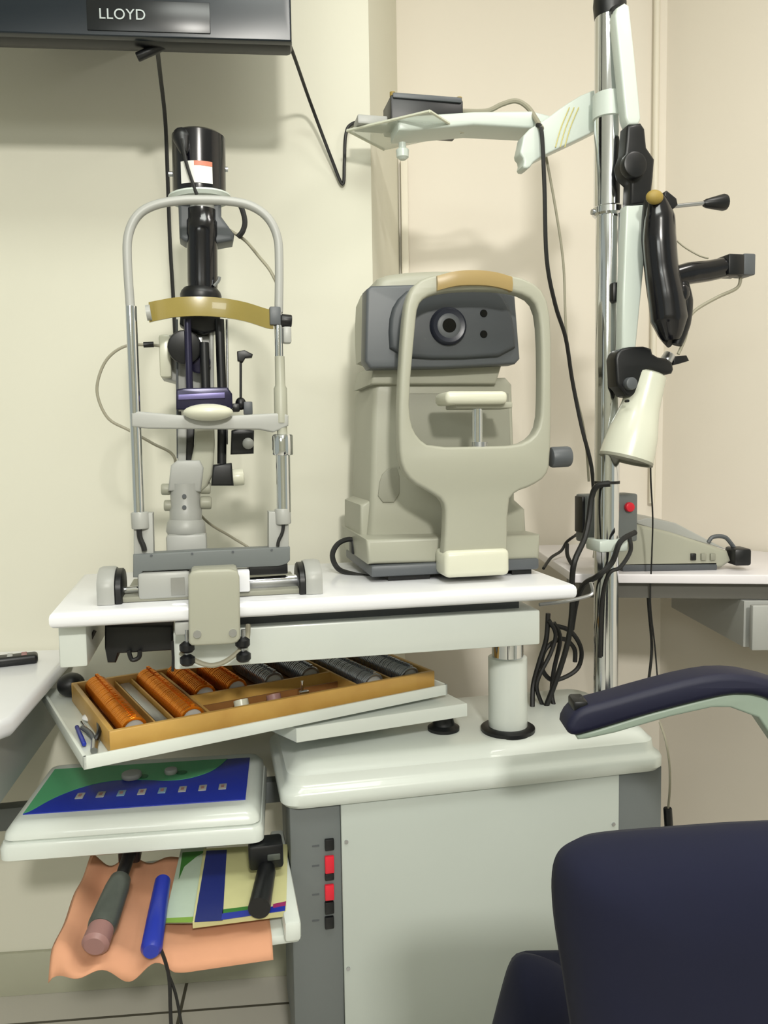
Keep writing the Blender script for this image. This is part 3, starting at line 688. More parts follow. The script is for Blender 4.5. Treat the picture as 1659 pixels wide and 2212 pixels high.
# microscope body
mb_ = sl.part('microscope_body', B().extr([Q(346, 745), Q(352, 722), Q(386, 715), Q(458, 722), Q(462, 800), Q(450, 862), Q(388, 862), Q(378, 822), Q(348, 814)], NQ+0.02, NQ+0.10, 0.006), M_lgrey)
sl.part('eyepiece_box', B().box(Q(342, 720).x, Q(368, 720).x, NQ, NQ+0.05, Q(350, 815).z, Q(350, 722).z, 0.005), M_cream)
sl.part('objective', B().cyl(Q(399, 750, NQ+0.03), Q(399, 750, NQ-0.035), 0.030, bev=0.004), M_black)
sl.part('objective', B().cyl(Q(430, 782, NQ+0.03), Q(430, 782, NQ-0.02), 0.021, bev=0.004), M_purple)
sl.part('mirror', B().box(Q(418, 740).x, Q(438, 740).x, NQ-0.01, NQ+0.01, Q(430, 772).z, Q(430, 730).z, 0.002, M=None), M_steel)
for x0_, x1_, r_, y0_, y1_, mm, n_ in ((405, 410, 0.0065, 690, 860, M_purple, NQ-0.038), (441, 445, 0.0085, 740, 860, M_black, NQ-0.035), (474, 480, 0.0085, 690, 860, M_black, NQ-0.01), (490, 492, 0.0022, 690, 860, M_steel, NQ), (382, 384, 0.002, 690, 990, M_dgrey, NQ),
                                       (457, 458, 0.004, 700, 850, M_lgrey, NQ+0.005)):
    sl.part('rod', B().cyl(Q(x0_, y0_, n_), Q(x1_, y1_, n_), r_, seg=14), mm)
sl.part('pivot_bridge', B().extr([Q(383, 866), Q(383, 846), Q(400, 843), Q(490, 841), Q(500, 855), Q(501, 885), Q(490, 892), Q(383, 888)], NQ-0.055, NQ+0.01, 0.003), M_purple)
sl.part('bridge_highlight', B().extr([Q(385, 864, NQ-0.058), Q(385, 852, NQ-0.058), Q(486, 847, NQ-0.058), Q(486, 860, NQ-0.058)], NQ-0.058, NQ-0.054, 0.001), mat('lilac_highlight', (110, 104, 150), 0.3, metal=0.5))  # purple highlight along the bridge, modelled as a thin lighter strip
# T handle to the right
sl.part('focusing_rod', B().cyl(Q(520, 778), Q(520, 865), 0.0024, seg=10), M_black)
sl.part('rod_handle', B().extr([Q(513, 780), Q(512, 760), Q(528, 757), Q(546, 766), Q(544, 773), Q(530, 774), Q(524, 784)], NQ-0.008, NQ+0.008, 0.002), M_black)
sl.part('rod_mount', B().ell(Q(520, 872), 0.010, 0.010, 0.012, 16), M_black)
sl.part('side_block', B().box(Q(500, 880).x, Q(518, 880).x, NQ-0.012, NQ+0.012, Q(510, 890).z, Q(510, 872).z, 0.003), M_black)
sl.part('side_scale', B().box(Q(526, 880).x, Q(545, 880).x, NQ-0.01, NQ+0.01, Q(535, 896).z, Q(535, 868).z, 0.002), M_dgrey)
sl.part('fixation_lamp', B().extr([Q(498, 982), Q(500, 930), Q(520, 925), Q(548, 930), Q(547, 980)], NQ-0.02, NQ+0.02, 0.004), M_black)
sl.part('lamp_button', B().ell(Q(536, 958, NQ-0.022), 0.0105, 0.008, 0.0105, 16), M_lgrey)
# arms to the base column
sl.part('inner_arm', B().extr([Q(384, 925), Q(404, 925), Q(402, 1000), Q(384, 1000)], NQ-0.005, NQ+0.02, 0.003), M_lgrey)
sl.part('black_slide', B().extr([Q(403, 915), Q(420, 915), Q(418, 1000), Q(402, 1000)], NQ, NQ+0.015, 0.002), M_black)
sl.part('curved_arm', B().extr([Q(420, 885), Q(462, 885), Q(464, 960), Q(460, 1025), Q(448, 1050), Q(425, 1070), Q(405, 1060), Q(412, 1000), Q(420, 960)], NQ-0.015, NQ+0.03, 0.006), M_beige)
sl.part('rod', B().cyl(Q(480, 890), Q(479, 1002), 0.0085, seg=14), M_black)
sl.part('rod', B().cyl(Q(490, 890), Q(490, 960), 0.002, seg=8), M_steel)
sl.part('slit_drum', B().extr([Q(456, 1048), Q(460, 1004), Q(500, 1000), Q(504, 1048)], NQ-0.03, NQ+0.02, 0.004), M_black)
sl.part('slit_knob', B().cyl(Q(500, 1032, NQ-0.01), Q(527, 1030, NQ-0.01), 0.0155, bev=0.003), M_cream, label='cream slit width knob')
sl.part('yoke', B().extr([Q(364, 1060), Q(370, 1005), Q(384, 994), Q(432, 994), Q(440, 1010), Q(434, 1062)], NQ-0.02, NQ+0.03, 0.004), M_lgrey)
sl.part('column', B().lathe(Q(402, 1135), Q(400, 1050), [(0, 0.028), (0.01, 0.029), (0.03, 0.029), (0.034, 0.027), (0.078, 0.027)]), M_lgrey)
for xa_, xb_, y_, r_ in ((369, 348, 1057, 0.0105), (372, 354, 1092, 0.010), (432, 455, 1054, 0.011), (432, 457, 1086, 0.012)):
    sl.part('clamp_knob', B().cyl(Q(xa_, y_), Q(xb_, y_), r_, bev=0.003, seg=16), M_beige)
for y_ in (1072, 1096):
    q = Q(398, y_, NQ-0.028); sl.part('screw', B().cyl(q, q+Vector((0, -0.003, 0)), 0.004, seg=10), M_dgrey)
sl.part('column_collar', B().lathe(Q(402, 1152), Q(402, 1122), [(0, 0.034), (0.004, 0.036), (0.02, 0.034), (0.026, 0.030)]), M_lgrey)
sl.part('column_foot', B().box(Q(362, 1200).x, Q(448, 1200).x, NQ-0.035, NQ+0.035, ZT+0.03, Q(405, 1150).z, 0.006), M_lgrey)
# sliding base
BH = lambda x, y, n=1.40: T.L(x, y, n)
zb2 = ZT+0.052
sl.part('sliding_base', B().box(T.L(298, 1290, 1.41).x, T.L(412, 1290, 1.41).x, 1.412, 1.60, ZT+0.004, ZT+0.050, 0.006), M_lgrey)
sl.part('base_sticker', B().box(T.L(370, 1290, 1.41).x, T.L(400, 1290, 1.41).x, 1.4105, 1.413, ZT+0.010, ZT+0.040), M_steel)
sl.part('rail_plate', B().box(T.L(262, 1290, 1.40).x, T.L(655, 1270, 1.40).x, 1.415, 1.62, ZT+0.0005, ZT+0.010, 0.002), M_beige_d)
sl.part('axle', B().cyl(BH(250, 1276, 1.45), BH(662, 1246, 1.45), 0.006, seg=14), M_chrome)
sl.part('toothed_rail', B().box(BH(528, 1258).x, BH(650, 1258).x, 1.44, 1.47, ZT+0.008, ZT+0.022, 0.001), M_steel)
sl.part('rail_block', B().box(BH(512, 1240).x, BH(540, 1240).x, 1.405, 1.44, ZT+0.01, ZT+0.048, 0.003), M_white)
sl.part('drive_box', B().box(BH(540, 1240).x, BH(624, 1235).x, 1.42, 1.50, ZT+0.036, ZT+0.055, 0.002), M_black)
def wheel(xa_, xb_, xc_, y0_, y1_):
    # D-shaped cover with dark inner disc
    ztop = BH(xa_, y0_).z; zbot = ZT+0.0005
    def D(b, x0, x1, sh):
        rings = []
        for x in (x0, x0+(x1-x0)*0.15, x0+(x1-x0)*0.85, x1):
            k = 0.94 if x in (x0, x1) else 1.0
            ring = []
            for j in range(13):
                a = math.pi*j/12
                ring.append((x, 1.452+math.cos(a)*(0.052-sh)*k, zbot+max(0.0, (ztop-zbot-0.03-sh))+math.sin(a)*0.03*k))
            ring += [(x, 1.452-(0.052-sh)*k, zbot), (x, 1.452+(0.052-sh)*k, zbot)]
            rings.append(ring)
        return b.rings(rings)
    xA, xB, xC = BH(xa_, 1280).x, BH(xb_, 1280).x, BH(xc_, 1280).x
    o = sl.part('wheel_cover', D(B(), min(xA, xB), max(xA, xB), 0), M_lgrey)
    sl.part('wheel', D(B(), min(xB, xC), max(xB, xC), 0.004), M_black, o, 'black wheel rim')
wheel(208, 246, 262, 1234, 1318)
wheel(698, 662, 648, 1216, 1295)
G = lambda x, y, n=1.358: T.L(x, y, n)
fc = sl.part('front_cover', B().extr([G(408, 1385), G(407, 1242), G(415, 1232), G(430, 1229), G(495, 1227), G(512, 1232), G(517, 1245), G(519, 1375), G(512, 1384), G(500, 1388), G(425, 1392), G(414, 1391)], 1.345, 1.364, 0.004), M_beige)
sl.part('front_cover_top', B().box(G(411, 1240).x, G(514, 1240).x, 1.358, 1.42, G(460, 1262).z, G(460, 1231).z, 0.006), M_beige, fc)
for x, y in ((426, 1370), (503, 1367)):
    q = G(x, y, 1.345); sl.part('screw', B().cyl(q, q+Vector((0, -0.003, 0)), 0.0065, seg=14), M_steel, fc)
sl.part('clamp_block', B().box(G(376, 1350).x, G(412, 1350).x, 1.37, 1.40, G(390, 1376).z, G(390, 1348).z, 0.003), M_lgrey)
for x, y in ((404, 1396), (405, 1424), (524, 1386), (526, 1416)):
    q = T.L(x, y, 1.37); sl.part('clamp_screw', B().lathe(q+Vector((0, 0, -0.010)), q+Vector((0, 0, 1)), [(0, 0.009), (0.004, 0.0125), (0.013, 0.0125), (0.018, 0.006)], 16), M_black)
for x in (404, 525):
    sl.part('clamp_stem', B().cyl(T.L(x, 1360, 1.372), T.L(x, 1440 if x < 500 else 1425, 1.372), 0.004, seg=10), M_steel)
sl.part('cable', B().tube([T.L(x, y, n) for x, y, n in ((390, 1410, 1.385), (415, 1424, 1.375), (450, 1437, 1.37), (480, 1432, 1.37), (510, 1412, 1.372), (532, 1385, 1.38), (536, 1350, 1.40))], 0.0045, 8), M_gcable)
sl.part('cable', B().tube([Q(x, y, n) for x, y, n in ((345, 747, NQ), (318, 745, NQ), (270, 748, NQ), (232, 775, NQ), (212, 820, NQ), (212, 860, NQ), (235, 905, NQ), (280, 930, NQ), (330, 958, NQ), (375, 985, NQ), (385, 1040, NQ+0.05), (440, 1120, NQ+0.08), (500, 1160, NQ+0.12), (545, 1190, NQ+0.12), (560, 1225, NQ+0.13))], 0.0026, 8), M_gcable)
sl.part('cable_plug', B().cyl(Q(310, 745), Q(332, 744), 0.005, seg=12), M_black)
sl.part('cable', B().tube([Q(x, y, n) for x, y, n in ((497, 498, NQ+0.02), (530, 520, NQ), (560, 555, NH+0.03), (582, 582, NH+0.012), (597, 610, NH+0.005))], 0.003, 8), M_gcable)
sl.part('cable', B().tube([Q(x, y) for x, y in ((514, 434), (524, 455), (529, 480), (524, 500), (514, 512))], 0.0048, 8), M_cable)

# ================================================================== AUTOREFRACTOR
NA = 1.52
ar_ = Thing('autorefractor', 'beige autorefractor with dark grey measuring head on the right of the table', 'autorefractor', T, (T.L(980, 1250, 1.6).x, 1.62, ZT))
F = lambda x, y, n=NA: T.L(x, y, n)
hb = ar_.part('head_shell', B().extr([F(800, 792, 1.6), F(795, 700, 1.6), F(800, 612, 1.6), F(840, 596, 1.6), F(960, 590, 1.6), F(1060, 596, 1.6), F(1100, 615, 1.6), F(1105, 700, 1.6), F(1100, 792, 1.6)], NA+0.04, 1.775, 0.02, 1), M_beige)
face = ar_.part('face_panel', B().extr([F(789, 780), F(792, 625), F(802, 617), F(960, 612), F(1100, 612), F(1112, 622), F(1124, 775), F(1114, 786), F(960, 794), F(800, 796)], NA, NA+0.05, 0.006, 0), M_dgrey, label='dark grey face panel')
ar_.part('face_hood', B().extr([F(842, 770), F(838, 700), F(850, 655), F(885, 622), F(960, 616), F(1060, 616), F(1092, 650), F(1108, 700), F(1112, 768), F(960, 778)], NA-0.012, NA+0.01, 0.008, 1), mat('charcoal_plastic', (66, 70, 74), 0.5), face)
lc = F(967, 705, NA-0.012)
ar_.part('lens_ring', B().lathe(lc, lc+Vector((0, -1, 0)), [(0, 0.036), (0.008, 0.035), (0.012, 0.031), (0.010, 0.024)]), mat('ring_dark', (28, 32, 46), 0.35), face)
ar_.part('lens_cone', B().lathe(lc+Vector((0, -0.0095, 0)), lc+Vector((0, -1, 0)), [(0, 0.024), (0.001, 0.022), (0.002, 0.017)]), M_dgrey, face)
ar_.part('lens', B().lathe(lc+Vector((0, -0.0110, 0)), lc+Vector((0, -1, 0)), [(0, 0.014), (0.001, 0.013)]), mat('lens_black', (3, 3, 6), 0.1), face)
for y in (677, 722):
    q = F(1045, y, NA-0.012); ar_.part('sensor_window', B().lathe(q, q+Vector((0, -1, 0)), [(0, 0.0075), (0.0015, 0.0065)]), mat('lens_black', (3, 3, 6), 0.1), face)
ar_.part('neck', B().extr([F(800, 830, 1.56), F(808, 788, 1.56), F(1085, 788, 1.56), F(1072, 830, 1.56)], 1.56, 1.75, 0.006), M_beige)
by = 1.575
bd = ar_.part('body', B().extr([F(792, 1172, by), F(800, 1090, by), F(806, 840, by), F(815, 822, by), F(1095, 815, by), F(1108, 830, by), F(1112, 960, by), F(1114, 1080, by), F(1136, 1100, by), F(1140, 1172, by)], by, 1.79, 0.012), M_beige)
ar_.part('body_recess', B().extr([F(862, 1010, by), F(868, 850, by), F(1098, 850, by), F(1104, 1000, by)], by-0.003, by+0.004, 0.002), M_beige_d, bd)
ar_.part('body_side_step', B().extr([F(776, 1172, by+.02), F(776, 1090, by+.02), F(800, 1080, by+.02), F(800, 1172, by+.02)], by+0.01, 1.78, 0.006), M_beige)
ar_.part('handhold', B().extr([F(815, 1085, by), F(820, 1030, by), F(840, 1010, by), F(862, 1010, by), F(862, 1085, by)], by-0.003, by+0.003, 0.001, 1), M_beige_d, bd)
ar_.part('base', B().extr([F(796, 1220, 1.50), F(790, 1165, 1.50), F(1168, 1155, 1.50), F(1166, 1210, 1.50)], 1.50, 1.785, 0.008), M_beige)
ar_.part('base_skirt', B().box(F(800, 1230, 1.50).x, F(1162, 1230, 1.50).x, 1.492, 1.785, ZT+0.010, F(980, 1214, 1.495).z, 0.005), M_dgrey)
for x0_, x1_ in ((840, 930), (1108, 1150)):
    for n_ in (1.505, 1.73):
        ar_.part('foot', B().box(F(x0_, 1250, 1.5).x, F(x1_, 1250, 1.5).x, n_, n_+0.04, ZT, ZT+0.011), M_black)
NC = 1.44
Y = lambda x, y, n=NC: T.L(x, y, n)
outer = [(862, 860), (872, 700), (880, 640), (900, 608), (940, 592), (1010, 585), (1080, 588), (1145, 604), (1180, 635), (1192, 700), (1192, 850), (1190, 1000), (1180, 1030), (1150, 1050), (1115, 1062), (1098, 1082), (1096, 1225), (1088, 1243), (975, 1243), (957, 1230), (965, 1110), (958, 1080), (930, 1062), (890, 1040), (868, 1010), (862, 960)]
inner = [(884, 860), (898, 700), (903, 660), (918, 642), (950, 630), (1010, 624), (1090, 626), (1140, 638), (1162, 662), (1170, 720), (1171, 850), (1168, 915), (1152, 945), (1120, 962), (1060, 964), (930, 966), (902, 945), (888, 915)]
yk = ar_.part('headrest_yoke', B().extr([[Y(*p) for p in outer], [Y(*p) for p in inner]], NC, NC+0.034, 0.006, 1), M_beige)
ar_.part('yoke_foot', B().box(Y(958, 1200).x, Y(1097, 1200).x, NC-0.012, NC+0.06, Y(1000, 1246).z, Y(1000, 1188).z, 0.010, 3), M_cream, yk)
fpad = [Y(x, y, n) for x, y, n in ((944, 612, NC-0.004), (985, 602, NC-0.008), (1030, 600, NC-0.008), (1070, 604, NC-0.006), (1106, 614, NC-0.002))]
bb = B(); rr = []
for p in smooth_path(fpad, 6): rr.append([p+Vector((0, dy, dz)) for dy, dz in ((0.012, 0.013), (-0.002, 0.013), (-0.005, 0), (-0.002, -0.013), (0.012, -0.013))])
bb.rings(rr); ar_.part('forehead_pad', bb, mat('brown_amber', (156, 134, 88), 0.35), yk, 'amber forehead pad')
ar_.part('chin_rest', B().box(Y(957, 850).x, Y(1090, 850).x, NC-0.02, NC+0.06, Y(1020, 874).z, Y(1020, 846).z, 0.009, 3), M_cream, yk, 'cream chin rest')
ar_.part('chin_rest_plate', B().box(Y(985, 850).x, Y(1108, 850).x, NC+0.0, NC+0.07, Y(1020, 882).z, Y(1020, 868).z, 0.003), M_beige, yk)
ar_.part('chin_post', B().cyl(Y(1031, 880, NC+0.018), Y(1031, 972, NC+0.018), 0.010), M_chrome, yk)
ar_.part('post_nut', B().cyl(Y(1036, 955, NC+0.018), Y(1036, 968, NC+0.018), 0.015, seg=18), M_steel, yk)
ar_.part('chin_knob', B().cyl(Y(1188, 988, NC+0.018), Y(1231, 986, NC+0.018), 0.020, bev=0.005), M_dgrey, yk, 'dark height knob')
ar_.part('power_lead', B().tube([F(x, y, n) for x, y, n in ((775, 1175, 1.66), (755, 1165, 1.66), (730, 1175, 1.65), (718, 1200, 1.64), (730, 1228, 1.63), (760, 1240, 1.6), (800, 1248, 1.58))], 0.0055, 8), M_cable)
ar_.part('lead_plug', B().box(F(757, 1180, 1.67).x, F(772, 1180, 1.67).x, 1.655, 1.69, F(760, 1196, 1.67).z, F(760, 1165, 1.67).z, 0.004), M_black)

# ================================================================== POLE AND ARMS
NP = 1.62
pb = T.L(1308, 1510, NP); pt_ = T.L(1317, 40, NP)
px_, py_ = (pb.x+pt_.x)/2, NP
po = Thing('equipment_pole', 'tall chrome pole rising from the cabinet between table and wall desk', 'pole', T, (px_, py_, ZC))
zcol = T.L(1310, 455, NP).z; ztop = T.L(1317, 35, NP).z
po.part('lower_tube', B().cyl((px_, py_, ZC), (px_, py_, zcol), 0.0262), M_chrome)
po.part('upper_tube', B().cyl((px_, py_, zcol-0.01), (px_, py_, ztop), 0.0305), M_chrome)
po.part('collar', B().lathe((px_, py_, zcol-0.012), (px_, py_, 5), [(0, 0.030), (0.004, 0.034), (0.016, 0.034), (0.02, 0.030)]), M_chrome)
q = T.L(1278, 458, NP)
po.part('collar_screw', B().cyl((px_-0.028, py_, q.z), (q.x, py_, q.z), 0.006, seg=12), M_steel)
po.part('side_rod', B().cyl((px_+0.026, py_-0.024, T.L(1330, 800, NP).z), (px_+0.026, py_-0.024, zcol), 0.005, seg=12), M_chrome)
q = T.L(1328, 632, NP-0.03)
po.part('rod_clip', B().box(q.x-0.009, q.x+0.009, NP-0.04, NP-0.018, q.z-0.02, q.z+0.02, 0.004), M_black)
po.part('top_cap', B().lathe((px_, py_, ztop-0.005), (px_, py_, 5), [(0, 0.031), (0.025, 0.034), (0.06, 0.031)]), M_black)
po.part('base_flange', B().lathe((px_, py_, ZC+0.0005), (px_, py_, 5), [(0, 0.055), (0.012, 0.052), (0.03, 0.03), (0.034, 0.0255)]), M_black)
zcl = T.L(1310, 1176, NP).z
po.part('pipe_clamp', B().box(px_-0.034, px_+0.034, NP-0.035, NP+0.035, zcl-0.013, zcl+0.013, 0.006), M_paleg, label='pale clamp ring')
po.part('cable_tie', B().lathe((px_, py_, T.L(1310, 1045, NP).z), (px_, py_, 5), [(0, 0.0275), (0.006, 0.0275)]), M_cable)
# wing bracket and shelf arm, sweeping back to the left
wb = Thing('bracket_arm', 'pale green swept bracket arm reaching left from the chrome pole', 'bracket arm', T, T.L(1290, 260, 1.66))
WG = lambda x, y, n=1.70: T.L(x, y, n)
wing = [(1112, 330), (1118, 300), (1165, 272), (1200, 245), (1250, 215), (1300, 202), (1345, 196), (1345, 258), (1300, 282), (1240, 312), (1180, 340), (1140, 360), (1128, 378), (1114, 376), (1118, 358), (1108, 345)]
wg = wb.part('wing_plate', B().extr([WG(*p) for p in wing], 1.660, 1.700, 0.004, 1), M_paleg)
for dx in (0, 10, 20):
    a = WG(1230+dx, 232, 1.658); b = WG(1200+dx, 318, 1.658)
    wb.part('gold_stripe', B().tube([a, (a+b)/2+Vector((-0.003, 0, 0)), b], 0.0012, 6), M_gold, wg, 'gold stripe')
wb.part('clamp_sleeve', B().lathe((px_, py_, T.L(1310, 260, NP).z), (px_, py_, 5), [(0, 0.0308), (0.002, 0.034), (0.050, 0.034), (0.052, 0.0308)]), M_paleg, label='pale sleeve around the pole')
BA = lambda x, y, n=1.78: T.L(x, y, n)
arm_ = wb.part('shelf_arm', B().extr([BA(843, 312), BA(842, 288), BA(860, 282), BA(1000, 272), BA(1120, 270), BA(1160, 280), BA(1160, 300), BA(1120, 306), BA(1000, 300), BA(870, 312)], 1.70, 1.78, 0.006), M_paleg)
q = T.L(1148, 296, 1.70)
wb.part('pivot_bolt', B().lathe((q.x, 1.70, q.z), (q.x, 1.0, q.z), [(0, 0.014), (0.006, 0.014), (0.01, 0.009)]), M_chrome, arm_)
wb.part('end_stud', B().lathe(T.L(870, 345, 1.74), T.L(869, 310, 1.74), [(0, 0.007), (0.005, 0.013), (0.02, 0.014), (0.024, 0.008), (0.035, 0.008)], 18), M_paleg, arm_)
zsh = T.L(900, 282, 1.75).z
c1 = T.Z(750, 282, zsh); c2 = T.Z(928, 240, zsh); c3 = T.Z(1000, 286, zsh)
c4 = c1+(c3-c2)
sh = wb.part('clear_shelf', B().plan([c1, c2, c3, c4], zsh-0.002, zsh+0.002), M_clear, arm_, 'clear acrylic shelf')
e_ = B()
for a, b in ((c1, c2), (c2, c3), (c1, c4)): e_.tube([a, b], 0.0032, 6, smooth=False)
wb.part('shelf_edge', e_, mat('frosted_edge', (206, 208, 190), 0.4), sh)
# box on the shelf
cc_ = (c1+c2+c3+c4)/4
bxl, bxr = T.L(838, 250, cc_.y).x, T.L(992, 250, cc_.y).x
ztp = T.L(915, 222, cc_.y).z
ad = Thing('adapter_box', 'black ribbed adapter box lying on the clear acrylic shelf', 'adapter', T, ((bxl+bxr)/2, cc_.y, zsh+0.002))
bo = ad.part('case', B().box(bxl, bxr, cc_.y-0.03, cc_.y+0.05, zsh+0.003, ztp, 0.004), M_black)
ad.part('top_lip', B().box(bxl+0.004, bxr-0.004, cc_.y-0.034, cc_.y-0.028, ztp-0.008, ztp+0.003, 0.002), M_dgrey)
for x in (bxl+0.006, bxr-0.006):
    ad.part('corner_screw', B().cyl((x, cc_.y-0.02, ztp-0.001), (x, cc_.y-0.02, ztp+0.008), 0.006, seg=12), M_brass)
sbx = T.L(790, 262, cc_.y+0.02)
solo('charger_block', 'flat grey charger block at the left end of the clear shelf', 'charger', B().box(sbx.x-0.025, sbx.x+0.04, cc_.y-0.02, cc_.y+0.03, zsh+0.003, zsh+0.022, 0.003), M_lgrey, T, (sbx.x, cc_.y, zsh+0.003))
cable('flexible_conduit', 'pale grey conduit looping from the adapter box to the bracket arm', T, [(992, 240, cc_.y), (1050, 240, 1.75), (1085, 225, 1.74), (1115, 218, 1.73), (1140, 232, 1.72), (1158, 258, 1.69), (1170, 278, 1.65)], 0.0055, M_gcable)
cable('dangling_cable', 'long black cable falling from the bracket arm behind the chrome pole', T,
      [(1160, 270, 1.66), (1170, 285, 1.65), (1176, 400, 1.65), (1181, 560, 1.66), (1200, 660, 1.68), (1222, 730, 1.7), (1236, 820, 1.72), (1256, 920, 1.72), (1278, 1010, 1.70), (1284, 1100, 1.69)], 0.0045, M_cable)
cable('thin_grey_cable', 'thin grey cable hanging between the bracket arm and the pole', T,
      [(1178, 330, 1.71), (1200, 450, 1.72), (1217, 570, 1.73), (1222, 700, 1.73), (1232, 800, 1.74), (1262, 930, 1.74), (1272, 1040, 1.72)], 0.003, M_gcable)

# adjustable lamp with balanced arm
NL = 1.56
Lp = lambda x, y, n=NL: T.L(x, y, n)
la = Thing('examination_lamp', 'white examination lamp hanging on a jointed pale arm beside the pole', 'lamp', T, Lp(1360, 990))
la.part('upper_arm', B().extr([Lp(1322, 40), Lp(1326, 24), Lp(1342, 14), Lp(1352, 20), Lp(1364, 130), Lp(1377, 262), Lp(1372, 275), Lp(1350, 275), Lp(1344, 260)], NL-0.015, NL+0.015, 0.005), M_paleg)
la.part('arm_root', B().cyl(Lp(1334, 24, NL), Lp(1322, 30, NP), 0.012, seg=14), M_black)
el = la.part('elbow_joint', B().extr([Lp(1345, 300), Lp(1347, 278), Lp(1375, 272), Lp(1384, 285), Lp(1388, 325), Lp(1405, 350), Lp(1402, 390), Lp(1395, 445), Lp(1352, 448), Lp(1354, 400), Lp(1338, 385), Lp(1333, 360), Lp(1342, 335)], NL-0.018, NL+0.018, 0.006), M_black)
q = Lp(1362, 362, NL-0.018)
la.part('joint_knob', B().cyl(q, q+Vector((0, -0.022, 0)), 0.026, bev=0.005), M_black, el)
la.part('lower_arm', B().extr([Lp(1346, 448), Lp(1390, 446), Lp(1385, 560), Lp(1366, 755), Lp(1336, 755), Lp(1338, 640)], NL-0.015, NL+0.015, 0.004), M_paleg)
br = la.part('lamp_bracket', B().extr([Lp(1320, 800), Lp(1318, 770), Lp(1335, 752), Lp(1395, 750), Lp(1400, 772), Lp(1440, 778), Lp(1445, 808), Lp(1425, 812), Lp(1380, 795), Lp(1368, 850), Lp(1345, 862), Lp(1330, 840), Lp(1322, 835)], NL-0.022, NL+0.022, 0.006, 1), M_black)
la.part('bracket_knob', B().cyl(Lp(1432, 790), Lp(1448, 765), 0.013, bev=0.003, seg=16), M_steel, br)
la.part('wing_nut', B().extr([Lp(1450, 790), Lp(1455, 770), Lp(1480, 768), Lp(1486, 780), Lp(1466, 786)], NL-0.006, NL+0.006, 0.002), M_black, br)
a = Lp(1403, 806); b = Lp(1352, 992); L_ = (b-a).length
sd = la.part('lamp_shade', B().lathe(a, b, [(0, 0.030), (0.004, 0.036), (0.05, 0.0385), (L_*0.40, 0.040), (L_*0.52, 0.044), (L_*0.68, 0.051), (L_*0.9, 0.0555), (L_, 0.056), (L_, 0.052), (L_*0.8, 0.048), (L_*0.6, 0.03)], 40), mat('lamp_white', (212, 214, 198), 0.25, coat=0.3))
la.part('rim', B().lathe(a+(b-a)*0.985, b, [(0, 0.0565), (0.006, 0.0565), (0.006, 0.050), (0.001, 0.050)], 40), M_beige_d, sd)
q = Lp(1366, 828, NL-0.036)
la.part('pivot_button', B().cyl(q+Vector((0, 0.02, 0)), q, 0.013, bev=0.003), M_dgrey, sd)
q = Lp(1357, 866, NL-0.038); la.part('screw', B().cyl(q+Vector((0, 0.01, 0)), q, 0.003, seg=8), M_black, sd)
la.part('lamp_cord', B().tube([Lp(1405, 985), Lp(1406, 1040, 1.6), Lp(1410, 1120, 1.65), Lp(1408, 1200, 1.68), Lp(1405, 1300, 1.70), Lp(1415, 1400, 1.70), Lp(1422, 1490, 1.70)], 0.002, 6), M_cable)

# headset hanging on the lamp arm
NHD = 1.50
D_ = lambda x, y, n=NHD: T.L(x, y, n)
hs = Thing('headset', 'black head-worn examination optics hanging beside the chrome pole', 'headset', T, D_(1440, 755))
hd = hs.part('headband', B().tube([D_(1418, 425), D_(1425, 470), D_(1425, 520), D_(1430, 580), D_(1440, 640), D_(1446, 690), D_(1450, 735)], [0.016, 0.030, 0.033, 0.033, 0.037, 0.038, 0.018], 14, flat=0.9, up=(1, 0, 0)), M_gloss)
hs.part('crown_strap', B().tube([D_(1400, 430, NHD+.01), D_(1395, 500, NHD+.03), D_(1400, 570, NHD+.04), D_(1410, 650, NHD+.04), D_(1425, 710, NHD+.03), D_(1448, 740)], 0.013, 10, flat=0.6), M_black, hd)
hs.part('padding', B().tube([D_(1470, 600), D_(1478, 650), D_(1474, 700), D_(1462, 745)], [0.012, 0.017, 0.016, 0.010], 12), M_black, hd)
hs.part('size_knob', B().ell(D_(1414, 426, NHD-0.018), 0.018, 0.012, 0.014), M_brass, hd, 'tan adjusting knob')
hs.part('band_hook', B().extr([D_(1428, 420), D_(1434, 415), D_(1455, 432), D_(1458, 446), D_(1448, 455), D_(1430, 450)], NHD-0.012, NHD+0.012, 0.003), M_black, hd)
hs.part('adjuster_rod', B().cyl(D_(1452, 446), D_(1530, 438), 0.0042, seg=10), M_steel)
hs.part('adjuster_handle', B().lathe(D_(1520, 440), D_(1580, 436), [(0, 0.006), (0.006, 0.009), (0.044, 0.0165), (0.049, 0.0155)], 18), M_black)
ob = hs.part('optics_arm', B().tube([D_(1455, 598), D_(1490, 590), D_(1530, 585), D_(1570, 577), D_(1592, 575)], [0.019, 0.022, 0.021, 0.020, 0.020], 14, smooth=True, up=(0, 0, 1)), M_gloss)
hs.part('optics_box', B().box(D_(1560, 575).x, D_(1594, 575).x, NHD-0.022, NHD+0.022, D_(1575, 598).z, D_(1575, 553).z, 0.004), M_black, ob)
hs.part('optics_window', B().box(D_(1594, 575).x, D_(1619, 575).x, NHD-0.020, NHD+0.020, D_(1605, 598).z, D_(1605, 552).z, 0.003), M_dgrey, ob)
hs.part('cord', B().tube([D_(*p) for p in ((1600, 600), (1592, 622), (1550, 642), (1505, 668), (1488, 690), (1480, 730), (1465, 765))], 0.0035, 8), M_gcable)
hs.part('cord', B().tube([D_(*p) for p in ((1462, 520), (1480, 535), (1510, 552), (1530, 558))], 0.0018, 6), M_gcable)
hs.part('buckle', B().ell(D_(1478, 632, NHD-0.022), 0.012, 0.006, 0.017, 14), M_gloss)

